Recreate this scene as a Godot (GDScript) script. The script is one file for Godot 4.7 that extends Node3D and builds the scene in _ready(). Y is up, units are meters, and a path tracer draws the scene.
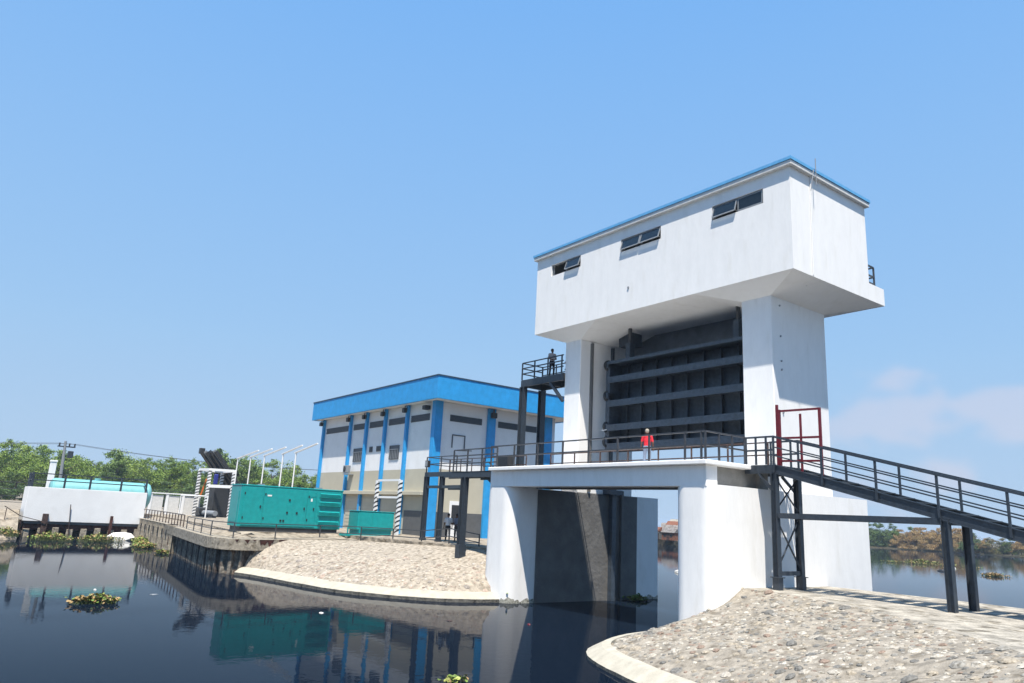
extends Node3D
# A raised sluice gate tower with its deck, stairs, pump house and quay, on dark still water.
# Units are metres, y is up, the water lies at y = 0.

var M := {}
var used_names := {}
var rng := RandomNumberGenerator.new()

# ---------------------------------------------------------------- mesh builder
class MB:
	var v := PackedVector3Array()
	var n := PackedVector3Array()
	var c := PackedColorArray()
	var col := Color(1, 1, 1)
	var tinted := false
	func tri(a: Vector3, b: Vector3, d: Vector3) -> void:
		var nn := (b - a).cross(d - a).normalized()
		v.append(a); v.append(d); v.append(b)
		n.append(nn); n.append(nn); n.append(nn)
		if tinted:
			c.append(col); c.append(col); c.append(col)
	func tri_n(a: Vector3, b: Vector3, d: Vector3, na: Vector3, nb: Vector3, nd: Vector3) -> void:
		v.append(a); v.append(d); v.append(b)
		n.append(na); n.append(nd); n.append(nb)
		if tinted:
			c.append(col); c.append(col); c.append(col)
	func quad(a: Vector3, b: Vector3, d: Vector3, e: Vector3) -> void:
		tri(a, b, d); tri(a, d, e)
	func hexa(p: Array) -> void:      # p[0..3] bottom ring counter-clockwise from above, p[4..7] top ring
		quad(p[0], p[3], p[2], p[1]); quad(p[4], p[5], p[6], p[7])
		for i in 4:
			var j := (i + 1) % 4
			quad(p[i], p[j], p[4 + j], p[4 + i])
	func box(lo: Vector3, hi: Vector3) -> void:
		hexa([Vector3(lo.x, lo.y, hi.z), Vector3(hi.x, lo.y, hi.z), Vector3(hi.x, lo.y, lo.z), Vector3(lo.x, lo.y, lo.z),
			Vector3(lo.x, hi.y, hi.z), Vector3(hi.x, hi.y, hi.z), Vector3(hi.x, hi.y, lo.z), Vector3(lo.x, hi.y, lo.z)])
	func cbox(lo: Vector3, hi: Vector3, b: float) -> void:   # box with chamfered edges
		var ctr := (lo + hi) * 0.5
		var h := (hi - lo) * 0.5
		b = minf(b, minf(h.x, minf(h.y, h.z)) * 0.9)
		var ax := [Vector3(1, 0, 0), Vector3(0, 1, 0), Vector3(0, 0, 1)]
		for k in 3:
			var k1 := (k + 1) % 3
			var k2 := (k + 2) % 3
			for s in [-1.0, 1.0]:
				var w: Vector3 = ax[k] * h[k] * s
				var a1: Vector3 = ax[k1] * (h[k1] - b)
				var a2: Vector3 = ax[k2] * (h[k2] - b)
				if s > 0: quad(ctr + w - a1 - a2, ctr + w + a1 - a2, ctr + w + a1 + a2, ctr + w - a1 + a2)
				else: quad(ctr + w - a1 - a2, ctr + w - a1 + a2, ctr + w + a1 + a2, ctr + w + a1 - a2)
			for s1 in [-1.0, 1.0]:
				for s2 in [-1.0, 1.0]:
					var e: Vector3 = ax[k] * (h[k] - b)
					var p: Vector3 = ax[k1] * h[k1] * s1 + ax[k2] * (h[k2] - b) * s2
					var q: Vector3 = ax[k1] * (h[k1] - b) * s1 + ax[k2] * h[k2] * s2
					if s1 * s2 > 0: quad(ctr + p - e, ctr + p + e, ctr + q + e, ctr + q - e) if false else quad(ctr + p - e, ctr + q - e, ctr + q + e, ctr + p + e)
					else: quad(ctr + p - e, ctr + p + e, ctr + q + e, ctr + q - e)
		for sx in [-1.0, 1.0]:
			for sy in [-1.0, 1.0]:
				for sz in [-1.0, 1.0]:
					var p0 := ctr + Vector3(h.x * sx, (h.y - b) * sy, (h.z - b) * sz)
					var p1 := ctr + Vector3((h.x - b) * sx, h.y * sy, (h.z - b) * sz)
					var p2 := ctr + Vector3((h.x - b) * sx, (h.y - b) * sy, h.z * sz)
					if sx * sy * sz > 0: tri(p0, p1, p2)
					else: tri(p0, p2, p1)
	func beam(a: Vector3, b: Vector3, w: float, h: float, up := Vector3.UP) -> void:   # rectangular bar from a to b
		var d := (b - a).normalized()
		var s := d.cross(up)
		if s.length() < 0.01: s = d.cross(Vector3(0, 0, 1))
		s = s.normalized() * w * 0.5
		var u := s.cross(d).normalized() * h * 0.5
		quad(a - s - u, a + s - u, b + s - u, b - s - u) if false else quad(a - s - u, b - s - u, b + s - u, a + s - u)
		quad(a - s + u, a + s + u, b + s + u, b - s + u)
		quad(a + s - u, b + s - u, b + s + u, a + s + u)
		quad(a - s - u, a - s + u, b - s + u, b - s - u)
		quad(a - s - u, a + s - u, a + s + u, a - s + u)
		quad(b - s - u, b - s + u, b + s + u, b + s - u)
	func ibeam(a: Vector3, b: Vector3, w: float, h: float, t: float, up := Vector3.UP) -> void:   # rolled steel section
		var d := (b - a).normalized()
		var s := d.cross(up)
		if s.length() < 0.01: s = d.cross(Vector3(0, 0, 1))
		var u := s.normalized().cross(d).normalized()
		beam(a + u * (h - t) * 0.5, b + u * (h - t) * 0.5, w, t, up)
		beam(a - u * (h - t) * 0.5, b - u * (h - t) * 0.5, w, t, up)
		beam(a, b, t, h - t * 2.0, up)
	func tube(a: Vector3, b: Vector3, r1: float, r2: float, k := 8, caps := true) -> void:
		var d := (b - a).normalized()
		var s := d.cross(Vector3.UP)
		if s.length() < 0.01: s = Vector3(1, 0, 0)
		s = s.normalized()
		var u := s.cross(d)
		for i in k:
			var t0 := TAU * i / k
			var t1 := TAU * (i + 1) / k
			var e0 := s * cos(t0) + u * sin(t0)
			var e1 := s * cos(t1) + u * sin(t1)
			tri_n(a + e0 * r1, b + e1 * r2, a + e1 * r1, e0, e1, e1)
			tri_n(a + e0 * r1, b + e0 * r2, b + e1 * r2, e0, e0, e1)
			if caps:
				tri(a, a + e0 * r1, a + e1 * r1); tri(b, b + e1 * r2, b + e0 * r2)
	func prism(poly: PackedVector2Array, y0: float, y1: float, smooth_walls := false) -> void:   # poly in (x, z)
		if Geometry2D.is_polygon_clockwise(poly): poly.reverse()
		var t := Geometry2D.triangulate_polygon(poly)
		for i in range(0, t.size(), 3):
			var p := [poly[t[i]], poly[t[i + 1]], poly[t[i + 2]]]
			if (p[1] - p[0]).cross(p[2] - p[0]) > 0: p = [p[0], p[2], p[1]]
			tri(Vector3(p[0].x, y1, p[0].y), Vector3(p[1].x, y1, p[1].y), Vector3(p[2].x, y1, p[2].y))
			tri(Vector3(p[0].x, y0, p[0].y), Vector3(p[2].x, y0, p[2].y), Vector3(p[1].x, y0, p[1].y))
		var m := poly.size()
		for i in m:
			var a := poly[i]
			var b := poly[(i + 1) % m]
			var out := Vector2((b - a).y, -(b - a).x).normalized()
			var na := Vector3(out.x, 0, out.y)
			var nb := na
			if smooth_walls:
				var pr := poly[(i + m - 1) % m]
				var nx := poly[(i + 2) % m]
				var op := Vector2((a - pr).y, -(a - pr).x).normalized()
				var oq := Vector2((nx - b).y, -(nx - b).x).normalized()
				if op.dot(out) > 0.8: na = Vector3(op.x + out.x, 0, op.y + out.y).normalized()
				if oq.dot(out) > 0.8: nb = Vector3(oq.x + out.x, 0, oq.y + out.y).normalized()
			var A := Vector3(a.x, y0, a.y)
			var B := Vector3(b.x, y0, b.y)
			var C := Vector3(b.x, y1, b.y)
			var D := Vector3(a.x, y1, a.y)
			# outside is to the right of a->b in (x, z) here
			tri_n(A, C, B, na, nb, nb); tri_n(A, D, C, na, na, nb)
	func lathe_x(ctr: Vector3, prof: Array, axis: Vector3, k := 20) -> void:   # prof of Vector2(along, radius)
		var s := axis.cross(Vector3.UP)
		if s.length() < 0.01: s = Vector3(1, 0, 0)
		s = s.normalized()
		var u := s.cross(axis)
		for j in prof.size() - 1:
			var p: Vector2 = prof[j]
			var q: Vector2 = prof[j + 1]
			var sl := (q - p)
			for i in k:
				var t0 := TAU * i / k
				var t1 := TAU * (i + 1) / k
				var e0 := s * cos(t0) + u * sin(t0)
				var e1 := s * cos(t1) + u * sin(t1)
				var n0 := (e0 * sl.x - axis * sl.y).normalized()
				var n1 := (e1 * sl.x - axis * sl.y).normalized()
				var a := ctr + axis * p.x + e0 * p.y
				var b := ctr + axis * p.x + e1 * p.y
				var d := ctr + axis * q.x + e1 * q.y
				var e := ctr + axis * q.x + e0 * q.y
				tri_n(a, d, b, n0, n1, n1); tri_n(a, e, d, n0, n0, n1)
	func mesh() -> ArrayMesh:
		var arr := []
		arr.resize(Mesh.ARRAY_MAX)
		arr[Mesh.ARRAY_VERTEX] = v
		arr[Mesh.ARRAY_NORMAL] = n
		if tinted: arr[Mesh.ARRAY_COLOR] = c
		var m := ArrayMesh.new()
		m.add_surface_from_arrays(Mesh.PRIMITIVE_TRIANGLES, arr)
		return m

# ---------------------------------------------------------------- scene helpers
func numbered(called: String) -> String:
	if not used_names.has(called):
		used_names[called] = 0
		return called
	used_names[called] += 1
	return "%s_%03d" % [called, used_names[called]]

func put(called: String, mesh: Mesh, mat: Material, parent: Node, at := Vector3.ZERO) -> MeshInstance3D:
	var o := MeshInstance3D.new()
	o.mesh = mesh
	o.material_override = mat
	o.name = numbered(called) if parent == self else called
	o.position = at
	parent.add_child(o, true)
	return o

func part(called: String, b: MB, mat: Material, parent: Node) -> MeshInstance3D:
	return put(called, b.mesh(), mat, parent, -base_of(parent))

func base_of(p: Node) -> Vector3:
	if p == self: return Vector3.ZERO
	var s := Vector3.ZERO
	var q := p
	while q != self and q != null:
		s += (q as Node3D).position
		q = q.get_parent()
	return s

func tag(o: Node, label: String, category: String, group := "") -> Node:
	o.set_meta("label", label)
	o.set_meta("category", category)
	if group != "": o.set_meta("group", group)
	return o

func thing(called: String, label: String, category: String, at := Vector3.ZERO, group := "") -> Node3D:
	var o := Node3D.new()
	o.name = numbered(called)
	add_child(o)
	o.position = at
	tag(o, label, category, group)
	return o

func structure(called: String, b: MB, mat: Material) -> MeshInstance3D:
	var o := part(called, b, mat, self)
	o.set_meta("kind", "structure")
	return o

func boxp(called: String, lo: Vector3, hi: Vector3, mat: Material, parent: Node, bev := 0.0) -> MeshInstance3D:
	var b := MB.new()
	var l := Vector3(minf(lo.x, hi.x), minf(lo.y, hi.y), minf(lo.z, hi.z))
	var h := Vector3(maxf(lo.x, hi.x), maxf(lo.y, hi.y), maxf(lo.z, hi.z))
	if bev > 0: b.cbox(l, h, bev)
	else: b.box(l, h)
	return part(called, b, mat, parent)

func barp(called: String, a: Vector3, c: Vector3, w: float, h: float, mat: Material, parent: Node, up := Vector3.UP) -> MeshInstance3D:
	var b := MB.new()
	b.beam(a, c, w, h, up)
	return part(called, b, mat, parent)

func tubep(called: String, a: Vector3, c: Vector3, r: float, mat: Material, parent: Node, r2 := -1.0, k := 8) -> MeshInstance3D:
	var b := MB.new()
	b.tube(a, c, r, r if r2 < 0 else r2, k)
	return part(called, b, mat, parent)

# ---------------------------------------------------------------- textures and materials
func noise(seed_: int, freq: float, oct := 4, kind := FastNoiseLite.TYPE_SIMPLEX_SMOOTH) -> FastNoiseLite:
	var f := FastNoiseLite.new()
	f.seed = seed_
	f.frequency = freq
	f.noise_type = kind
	f.fractal_octaves = oct
	return f

func gray_image(seed_: int, freq: float, size: int, oct := 4) -> Image:
	var im := noise(seed_, freq, oct).get_seamless_image(size, size, false, false, 0.2)
	im.convert(Image.FORMAT_L8)
	return im

# colour texture that multiplies the base colour: ramp from dark to light through two noises
func tint_texture(seed_: int, size: int, f1: float, f2: float, amount: float, dark := Color(1, 1, 1), stain := 0.0, streak := 1) -> ImageTexture:
	var a := gray_image(seed_, f1, size, 5)
	var b := gray_image(seed_ + 7, f2, size, 3)
	var s := gray_image(seed_ + 13, f1 * 0.7, size, 5)
	if streak > 1:
		s.resize(size, maxi(8, size / streak), Image.INTERPOLATE_BILINEAR)
		var t := Image.create(size, size, false, Image.FORMAT_L8)
		s.resize(size * 1, size, Image.INTERPOLATE_CUBIC)
		t = s
		s = t
	var da := a.get_data()
	var db := b.get_data()
	var ds := s.get_data()
	var out := PackedByteArray()
	out.resize(size * size * 3)
	for i in size * size:
		var k := (da[i] / 255.0) * 0.6 + (db[i] / 255.0) * 0.4
		var g := 1.0 - amount * (1.0 - clampf((k - 0.2) / 0.6, 0, 1))
		var q := clampf((ds[i] / 255.0 - 0.62) / 0.25, 0, 1) * stain
		out[i * 3] = int(255 * g * lerpf(1, dark.r, q))
		out[i * 3 + 1] = int(255 * g * lerpf(1, dark.g, q))
		out[i * 3 + 2] = int(255 * g * lerpf(1, dark.b, q))
	var im := Image.create_from_data(size, size, false, Image.FORMAT_RGB8, out)
	return ImageTexture.create_from_image(im)

func normal_texture(seed_: int, freq: float, size: int, strength: float, oct := 4) -> ImageTexture:
	var im := noise(seed_, freq, oct).get_seamless_image(size, size, false, false, 0.2)
	im.convert(Image.FORMAT_RGBA8)
	im.bump_map_to_normal_map(strength)
	return ImageTexture.create_from_image(im)

func lin(r: float, g: float, b: float) -> Color:
	return Color(r, g, b).linear_to_srgb()

func mat(called: String, col: Color, rough := 0.7, metal := 0.0, tex: Texture2D = null, scale := 0.3, nrm: Texture2D = null, nscale := 1.0, spec := 0.5) -> StandardMaterial3D:
	var m := StandardMaterial3D.new()
	m.resource_name = called
	m.albedo_color = lin(col.r, col.g, col.b)
	m.roughness = rough
	m.metallic = metal
	m.metallic_specular = spec
	if tex != null or nrm != null:
		m.uv1_triplanar = true
		m.uv1_world_triplanar = true
		m.uv1_scale = Vector3.ONE * scale
	if tex != null: m.albedo_texture = tex
	if nrm != null:
		m.normal_enabled = true
		m.normal_texture = nrm
		m.normal_scale = nscale
	M[called] = m
	return m

func _ready() -> void:
	rng.seed = 4711
	make_camera_and_light()
	make_materials()
	make_water()
	make_left_land()
	make_right_bank()
	make_piers_and_deck()
	make_tower()
	make_gate()
	make_right_stairs()
	make_left_walkway()
	make_upper_platform()
	make_pump_house()
	make_generators()
	make_quay_objects()
	make_far_banks()
	make_trees()
	make_floating()
	make_people()

func make_camera_and_light() -> void:
	var cam := Camera3D.new()
	cam.name = "camera"
	add_child(cam)
	var yaw := -0.931181795
	var pitch := 0.234861336
	var roll := 0.0514793111
	var fw := Vector3(sin(yaw) * cos(pitch), sin(pitch), -cos(yaw) * cos(pitch))
	var rt := Vector3(cos(yaw), 0, sin(yaw))
	var up := rt.cross(fw)
	var rt2 := rt * cos(roll) + up * sin(roll)
	var up2 := -rt * sin(roll) + up * cos(roll)
	cam.transform = Transform3D(Basis(rt2, up2, -fw), Vector3(0, 4.3, 0))
	cam.fov = 49.984
	cam.near = 0.1
	cam.far = 6000.0
	cam.current = true

	var env := Environment.new()
	env.background_mode = Environment.BG_SKY
	var sky := Sky.new()
	var pano := PanoramaSkyMaterial.new()
	pano.panorama = sky_texture()
	sky.sky_material = pano
	env.sky = sky
	env.background_energy_multiplier = 1.0
	env.ambient_light_source = Environment.AMBIENT_SOURCE_SKY
	env.tonemap_mode = Environment.TONE_MAPPER_LINEAR
	env.tonemap_exposure = 1.72
	env.sdfgi_enabled = true
	env.ssao_enabled = true
	env.ssil_enabled = true
	env.fog_enabled = true
	env.fog_density = 0.00028
	env.fog_light_color = Color(0.78, 0.86, 0.95)
	var we := WorldEnvironment.new()
	we.name = "world_environment"
	we.environment = env
	add_child(we)

	var sun := DirectionalLight3D.new()
	sun.name = "sun"
	sun.light_energy = 1.6
	sun.light_color = Color(1.0, 0.965, 0.91)
	sun.light_angular_distance = 0.55
	sun.shadow_enabled = true
	add_child(sun)
	sun.look_at_from_position(Vector3(34.3, 100, 27), Vector3.ZERO, Vector3.UP)

func sky_texture() -> ImageTexture:
	var w := 1024
	var h := 512
	var zen := Color(0.105, 0.262, 0.515)
	var mid := Color(0.116, 0.268, 0.525)
	var low := Color(0.208, 0.340, 0.510)
	var hor := Color(0.275, 0.365, 0.475)
	var cl := noise(21, 1.0, 5)
	var data := PackedFloat32Array()
	data.resize(w * h * 3)
	for y in h:
		var el := 90.0 - 180.0 * (y + 0.5) / h
		var c: Color
		if el > 40: c = mid.lerp(zen, clampf((el - 40) / 50.0, 0, 1))
		elif el > 12: c = low.lerp(mid, pow(clampf((el - 12) / 28.0, 0, 1), 0.8))
		else: c = hor.lerp(low, clampf(el / 12.0, 0, 1))
		for x in w:
			var d := c
			if el > 1.0 and el < 16.0:
				var az := TAU * (x + 0.5) / w
				var p := Vector3(cos(az) * 6.5, el * 0.20, sin(az) * 6.5)
				var k := cl.get_noise_3dv(p)
				# low cumulus banks lie along parts of the horizon
				var bank := clampf(-0.35 + 1.35 * cos((az + 0.36) * 3.0), 0, 1)
				var shape := smoothstep(0.04, 0.34, k + 0.12 - absf(el - 7.6) * 0.06) * bank
				d = d.lerp(Color(0.45, 0.415, 0.46), shape * 0.38)
			var i := (y * w + x) * 3
			data[i] = d.r
			data[i + 1] = d.g
			data[i + 2] = d.b
	var im := Image.create_from_data(w, h, false, Image.FORMAT_RGBF, data.to_byte_array())
	return ImageTexture.create_from_image(im)

func make_materials() -> void:
	var t_fine := tint_texture(3, 512, 0.012, 0.08, 0.10)
	var t_paint := tint_texture(31, 1024, 0.006, 0.05, 0.035, Color(0.88, 0.87, 0.85), 0.12, 1)
	var t_soft := tint_texture(91, 1024, 0.005, 0.07, 0.16, Color(0.75, 0.74, 0.72), 0.25)
	var t_conc := tint_texture(41, 1024, 0.010, 0.09, 0.38, Color(0.55, 0.52, 0.46), 0.8)
	var t_stain := tint_texture(51, 1024, 0.012, 0.06, 0.45, Color(0.28, 0.25, 0.20), 1.0)
	var t_steel := tint_texture(61, 512, 0.014, 0.09, 0.22, Color(0.85, 0.75, 0.66), 0.3)
	var t_rust := tint_texture(71, 512, 0.012, 0.05, 0.5, Color(0.42, 0.22, 0.12), 1.0)
	var n_plaster := normal_texture(5, 0.05, 512, 2.0)
	var n_rough := normal_texture(6, 0.04, 512, 6.0, 5)
	mat("white_paint", Color(0.83, 0.83, 0.825), 0.75, 0, t_paint, 0.11, n_plaster, 0.05)
	M.white_paint.albedo_texture = tint_texture(37, 1024, 0.010, 0.05, 0.030, Color(0.90, 0.89, 0.86), 0.22)
	M.white_paint.uv1_scale = Vector3(0.16, 0.045, 0.16)
	mat("white_stained", Color(0.58, 0.575, 0.50), 0.8, 0, t_stain, 0.5, n_plaster, 0.08)
	mat("trim_grey", Color(0.66, 0.66, 0.65), 0.7, 0, t_fine, 0.5)
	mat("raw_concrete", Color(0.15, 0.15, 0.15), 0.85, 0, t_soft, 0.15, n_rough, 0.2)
	mat("deck_raw", Color(0.26, 0.255, 0.24), 0.85, 0, t_soft, 0.2, n_rough, 0.2)
	mat("pale_concrete", Color(0.48, 0.445, 0.38), 0.9, 0, t_conc, 0.13, n_rough, 0.5)
	mat("kerb_concrete", Color(0.48, 0.45, 0.375), 0.9, 0, t_soft, 0.35, n_rough, 0.3)
	mat("wet_kerb", Color(0.22, 0.21, 0.18), 0.7, 0, t_stain, 0.35, n_rough, 0.5)
	mat("sand", Color(0.44, 0.38, 0.30), 0.95, 0, t_conc, 0.13, n_rough, 0.7)
	mat("mortar", Color(0.50, 0.44, 0.36), 0.95, 0, t_conc, 0.30, n_rough, 0.25)
	mat("grey_mortar", Color(0.40, 0.36, 0.30), 0.95, 0, t_conc, 0.22, n_rough, 0.5)
	mat("quay_concrete", Color(0.47, 0.415, 0.33), 0.9, 0, t_conc, 0.30, n_rough, 0.5)
	mat("sheet_pile", Color(0.36, 0.32, 0.265), 0.85, 0, t_rust, 0.22, n_rough, 0.6)
	mat("dark_pile", Color(0.12, 0.10, 0.085), 0.85, 0, t_rust, 0.3, n_rough, 0.5)
	mat("steel_grey", Color(0.034, 0.046, 0.064), 0.42, 0, t_steel, 0.6)
	mat("rail_grey", Color(0.060, 0.064, 0.074), 0.45, 0, t_steel, 0.8)
	mat("gate_blue", Color(0.060, 0.082, 0.112), 0.45, 0, t_steel, 0.5)
	mat("rail_brown", Color(0.12, 0.07, 0.055), 0.6, 0, t_rust, 0.7)
	mat("red_paint", Color(0.17, 0.008, 0.016), 0.45, 0, t_steel, 0.8)
	mat("roof_blue", Color(0.12, 0.40, 0.72), 0.45, 0, t_fine, 0.4)
	mat("house_blue", Color(0.020, 0.315, 0.70), 0.55, 0, t_fine, 0.2)
	mat("curtain_blue", Color(0.17, 0.20, 0.24), 0.6, 0, t_soft, 0.2)
	mat("roof_dark", Color(0.03, 0.06, 0.10), 0.6)
	mat("beige_paint", Color(0.46, 0.43, 0.34), 0.75, 0, t_paint, 0.11)
	mat("house_white", Color(0.76, 0.77, 0.78), 0.75, 0, t_paint, 0.11)
	mat("dark_wall", Color(0.10, 0.105, 0.11), 0.7, 0, t_fine, 0.3)
	mat("louvre_grey", Color(0.065, 0.075, 0.09), 0.5)
	mat("teal_paint", Color(0.006, 0.315, 0.315), 0.38, 0, t_fine, 0.35)
	mat("tank_cyan", Color(0.19, 0.47, 0.49), 0.4, 0, t_fine, 0.3)
	mat("black", Color(0.012, 0.012, 0.014), 0.5)
	mat("off_black", Color(0.028, 0.030, 0.034), 0.5, 0, t_steel, 0.6)
	mat("galvanised", Color(0.30, 0.32, 0.34), 0.45, 0.3, t_fine, 0.6)
	mat("white_metal", Color(0.72, 0.73, 0.74), 0.4)
	mat("orange", Color(0.65, 0.13, 0.02), 0.5)
	mat("blue_cloth", Color(0.01, 0.02, 0.20), 0.7)
	mat("rust_red", Color(0.11, 0.030, 0.020), 0.8, 0, t_rust, 0.4)
	mat("interior", Color(0.10, 0.10, 0.10), 0.9)
	mat("brick", Color(0.30, 0.12, 0.07), 0.9, 0, t_conc, 0.4)
	mat("tin_roof", Color(0.38, 0.35, 0.32), 0.5, 0.2, t_rust, 0.3)
	mat("plastic_white", Color(0.75, 0.75, 0.72), 0.4)
	mat("bark", Color(0.11, 0.085, 0.06), 0.95, 0, t_conc, 0.6)
	mat("soil", Color(0.20, 0.16, 0.10), 0.95, 0, t_conc, 0.05, n_rough, 0.6)
	mat("dry_grass_soil", Color(0.24, 0.20, 0.11), 0.95, 0, t_conc, 0.05)
	var g := StandardMaterial3D.new()
	g.resource_name = "glass"
	g.albedo_color = Color(0.10, 0.13, 0.16, 0.55)
	g.transparency = BaseMaterial3D.TRANSPARENCY_ALPHA
	g.roughness = 0.05
	M["glass"] = g
	for a in [["leaf_green", Color(1, 1, 1)], ["stone_tint", Color(1, 1, 1)], ["cloth_tint", Color(1, 1, 1)]]:
		var m := StandardMaterial3D.new()
		m.resource_name = a[0]
		m.vertex_color_use_as_albedo = true
		m.roughness = 0.85
		M[a[0]] = m
	M.leaf_green.roughness = 0.6
	M.leaf_green.backlight = Color(0.22, 0.26, 0.06)
	var st: StandardMaterial3D = M.stone_tint
	st.albedo_texture = t_conc
	st.uv1_triplanar = true
	st.uv1_world_triplanar = true
	st.uv1_scale = Vector3.ONE * 0.8
	st.normal_enabled = true
	st.normal_texture = n_rough
	st.normal_scale = 0.7
	var i := 0
	for c in COOL:
		mat("stone_%d" % i, c, 0.9, 0, t_conc, 1.1, n_rough, 0.7)
		i += 1
	# water
	var wt := StandardMaterial3D.new()
	wt.resource_name = "water"
	wt.albedo_color = lin(0.004, 0.008, 0.016)
	wt.roughness = 0.03
	wt.metallic_specular = 0.07
	wt.normal_enabled = true
	wt.normal_texture = normal_texture(81, 0.020, 1024, 2.0, 3)
	wt.normal_scale = 0.06
	wt.uv1_triplanar = true
	wt.uv1_world_triplanar = true
	wt.uv1_scale = Vector3.ONE * 0.10
	M["water"] = wt

# ---------------------------------------------------------------- setting
func make_water() -> void:
	var b := MB.new()
	b.quad(Vector3(-3000, 0, 3000), Vector3(3000, 0, 3000), Vector3(3000, 0, -3000), Vector3(-3000, 0, -3000))
	structure("water", b, M.water)

func smooth_line(pts: Array, k := 6) -> PackedVector2Array:
	var c := Curve2D.new()
	for i in pts.size():
		var p: Vector2 = pts[i]
		var t: Vector2 = (pts[mini(i + 1, pts.size() - 1)] - pts[maxi(i - 1, 0)]) / 6.0
		c.add_point(p, -t, t)
	return c.tessellate_even_length(4, 0.6)

func resample(l: PackedVector2Array, m: int) -> PackedVector2Array:
	var c := Curve2D.new()
	for p in l: c.add_point(p)
	var out := PackedVector2Array()
	for i in m: out.append(c.sample_baked(c.get_baked_length() * i / (m - 1)))
	return out

func offset_line(l: PackedVector2Array, d: float) -> PackedVector2Array:
	var out := PackedVector2Array()
	for i in l.size():
		var t := (l[mini(i + 1, l.size() - 1)] - l[maxi(i - 1, 0)]).normalized()
		out.append(l[i] + Vector2(-t.y, t.x) * d)
	return out

func kerb(called: String, l: PackedVector2Array, inner: PackedVector2Array, top: float, m: Material, parent: Node) -> void:
	var b := MB.new()
	var wet := MB.new()
	var wob := noise(9, 0.6, 2)
	for i in l.size() - 1:
		var a := l[i]
		var c := l[i + 1]
		var d := inner[i + 1]
		var e := inner[i]
		var ta := top + wob.get_noise_2dv(a) * 0.015
		var tc := top + wob.get_noise_2dv(c) * 0.015
		var a2 := a.lerp(e, 0.62)
		var c2 := c.lerp(d, 0.62)
		wet.quad(Vector3(a.x, -1.5, a.y), Vector3(c.x, -1.5, c.y), Vector3(c.x, tc - 0.26, c.y), Vector3(a.x, ta - 0.26, a.y))
		b.quad(Vector3(a.x, ta - 0.26, a.y), Vector3(c.x, tc - 0.26, c.y), Vector3(c2.x, tc, c2.y), Vector3(a2.x, ta, a2.y))
		b.quad(Vector3(a2.x, ta, a2.y), Vector3(c2.x, tc, c2.y), Vector3(d.x, tc + 0.04, d.y), Vector3(e.x, ta + 0.04, e.y))
		b.quad(Vector3(e.x, ta + 0.04, e.y), Vector3(d.x, tc + 0.04, d.y), Vector3(d.x, -1.5, d.y), Vector3(e.x, -1.5, e.y))
	part(called, b, m, parent)
	part("wet_face", wet, M.wet_kerb, parent)

# surface between two lines; rows bulge a little; returns the grid of points
func ruled(lo: PackedVector2Array, hi: PackedVector2Array, y0: PackedFloat32Array, y1: PackedFloat32Array, rows: int, bumps: float, power := 1.0) -> Array:
	var f := noise(77, 0.35, 3)
	var g := []
	for r in rows + 1:
		var u := float(r) / rows
		var line := PackedVector3Array()
		for i in lo.size():
			var p := lo[i].lerp(hi[i], u)
			var y := lerpf(y0[i], y1[i], pow(u, power)) + f.get_noise_2dv(p) * bumps * sin(PI * clampf(u, 0.03, 0.97))
			line.append(Vector3(p.x, y, p.y))
		g.append(line)
	return g

func sheet(g: Array) -> MB:
	var b := MB.new()
	for r in g.size() - 1:
		var l: PackedVector3Array = g[r]
		var h: PackedVector3Array = g[r + 1]
		for i in l.size() - 1:
			b.quad(l[i], l[i + 1], h[i + 1], h[i])
	return b

var stone_meshes := []
func stone_mesh(k: int) -> ArrayMesh:
	while stone_meshes.size() < 6:
		var b := MB.new()
		var r := RandomNumberGenerator.new()
		r.seed = 100 + stone_meshes.size()
		var seg := 7
		var rings := []
		for j in 3:
			var ring := []
			var ph: float = [-0.25, 0.45, 1.0][j]
			for i in seg:
				var a := TAU * (i + r.randf_range(-0.3, 0.3)) / seg
				var rad := cos(ph) * r.randf_range(0.82, 1.12)
				ring.append(Vector3(cos(a) * rad, sin(ph) * r.randf_range(0.85, 1.1), sin(a) * rad))
			rings.append(ring)
		var top := Vector3(r.randf_range(-0.15, 0.15), 1.0, r.randf_range(-0.15, 0.15))
		for j in 2:
			for i in seg:
				var i2 := (i + 1) % seg
				b.quad(rings[j][i2], rings[j][i], rings[j + 1][i], rings[j + 1][i2])
		for i in seg:
			b.tri(rings[2][(i + 1) % seg], rings[2][i], top)
		stone_meshes.append(b.mesh())
	return stone_meshes[k]

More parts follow.
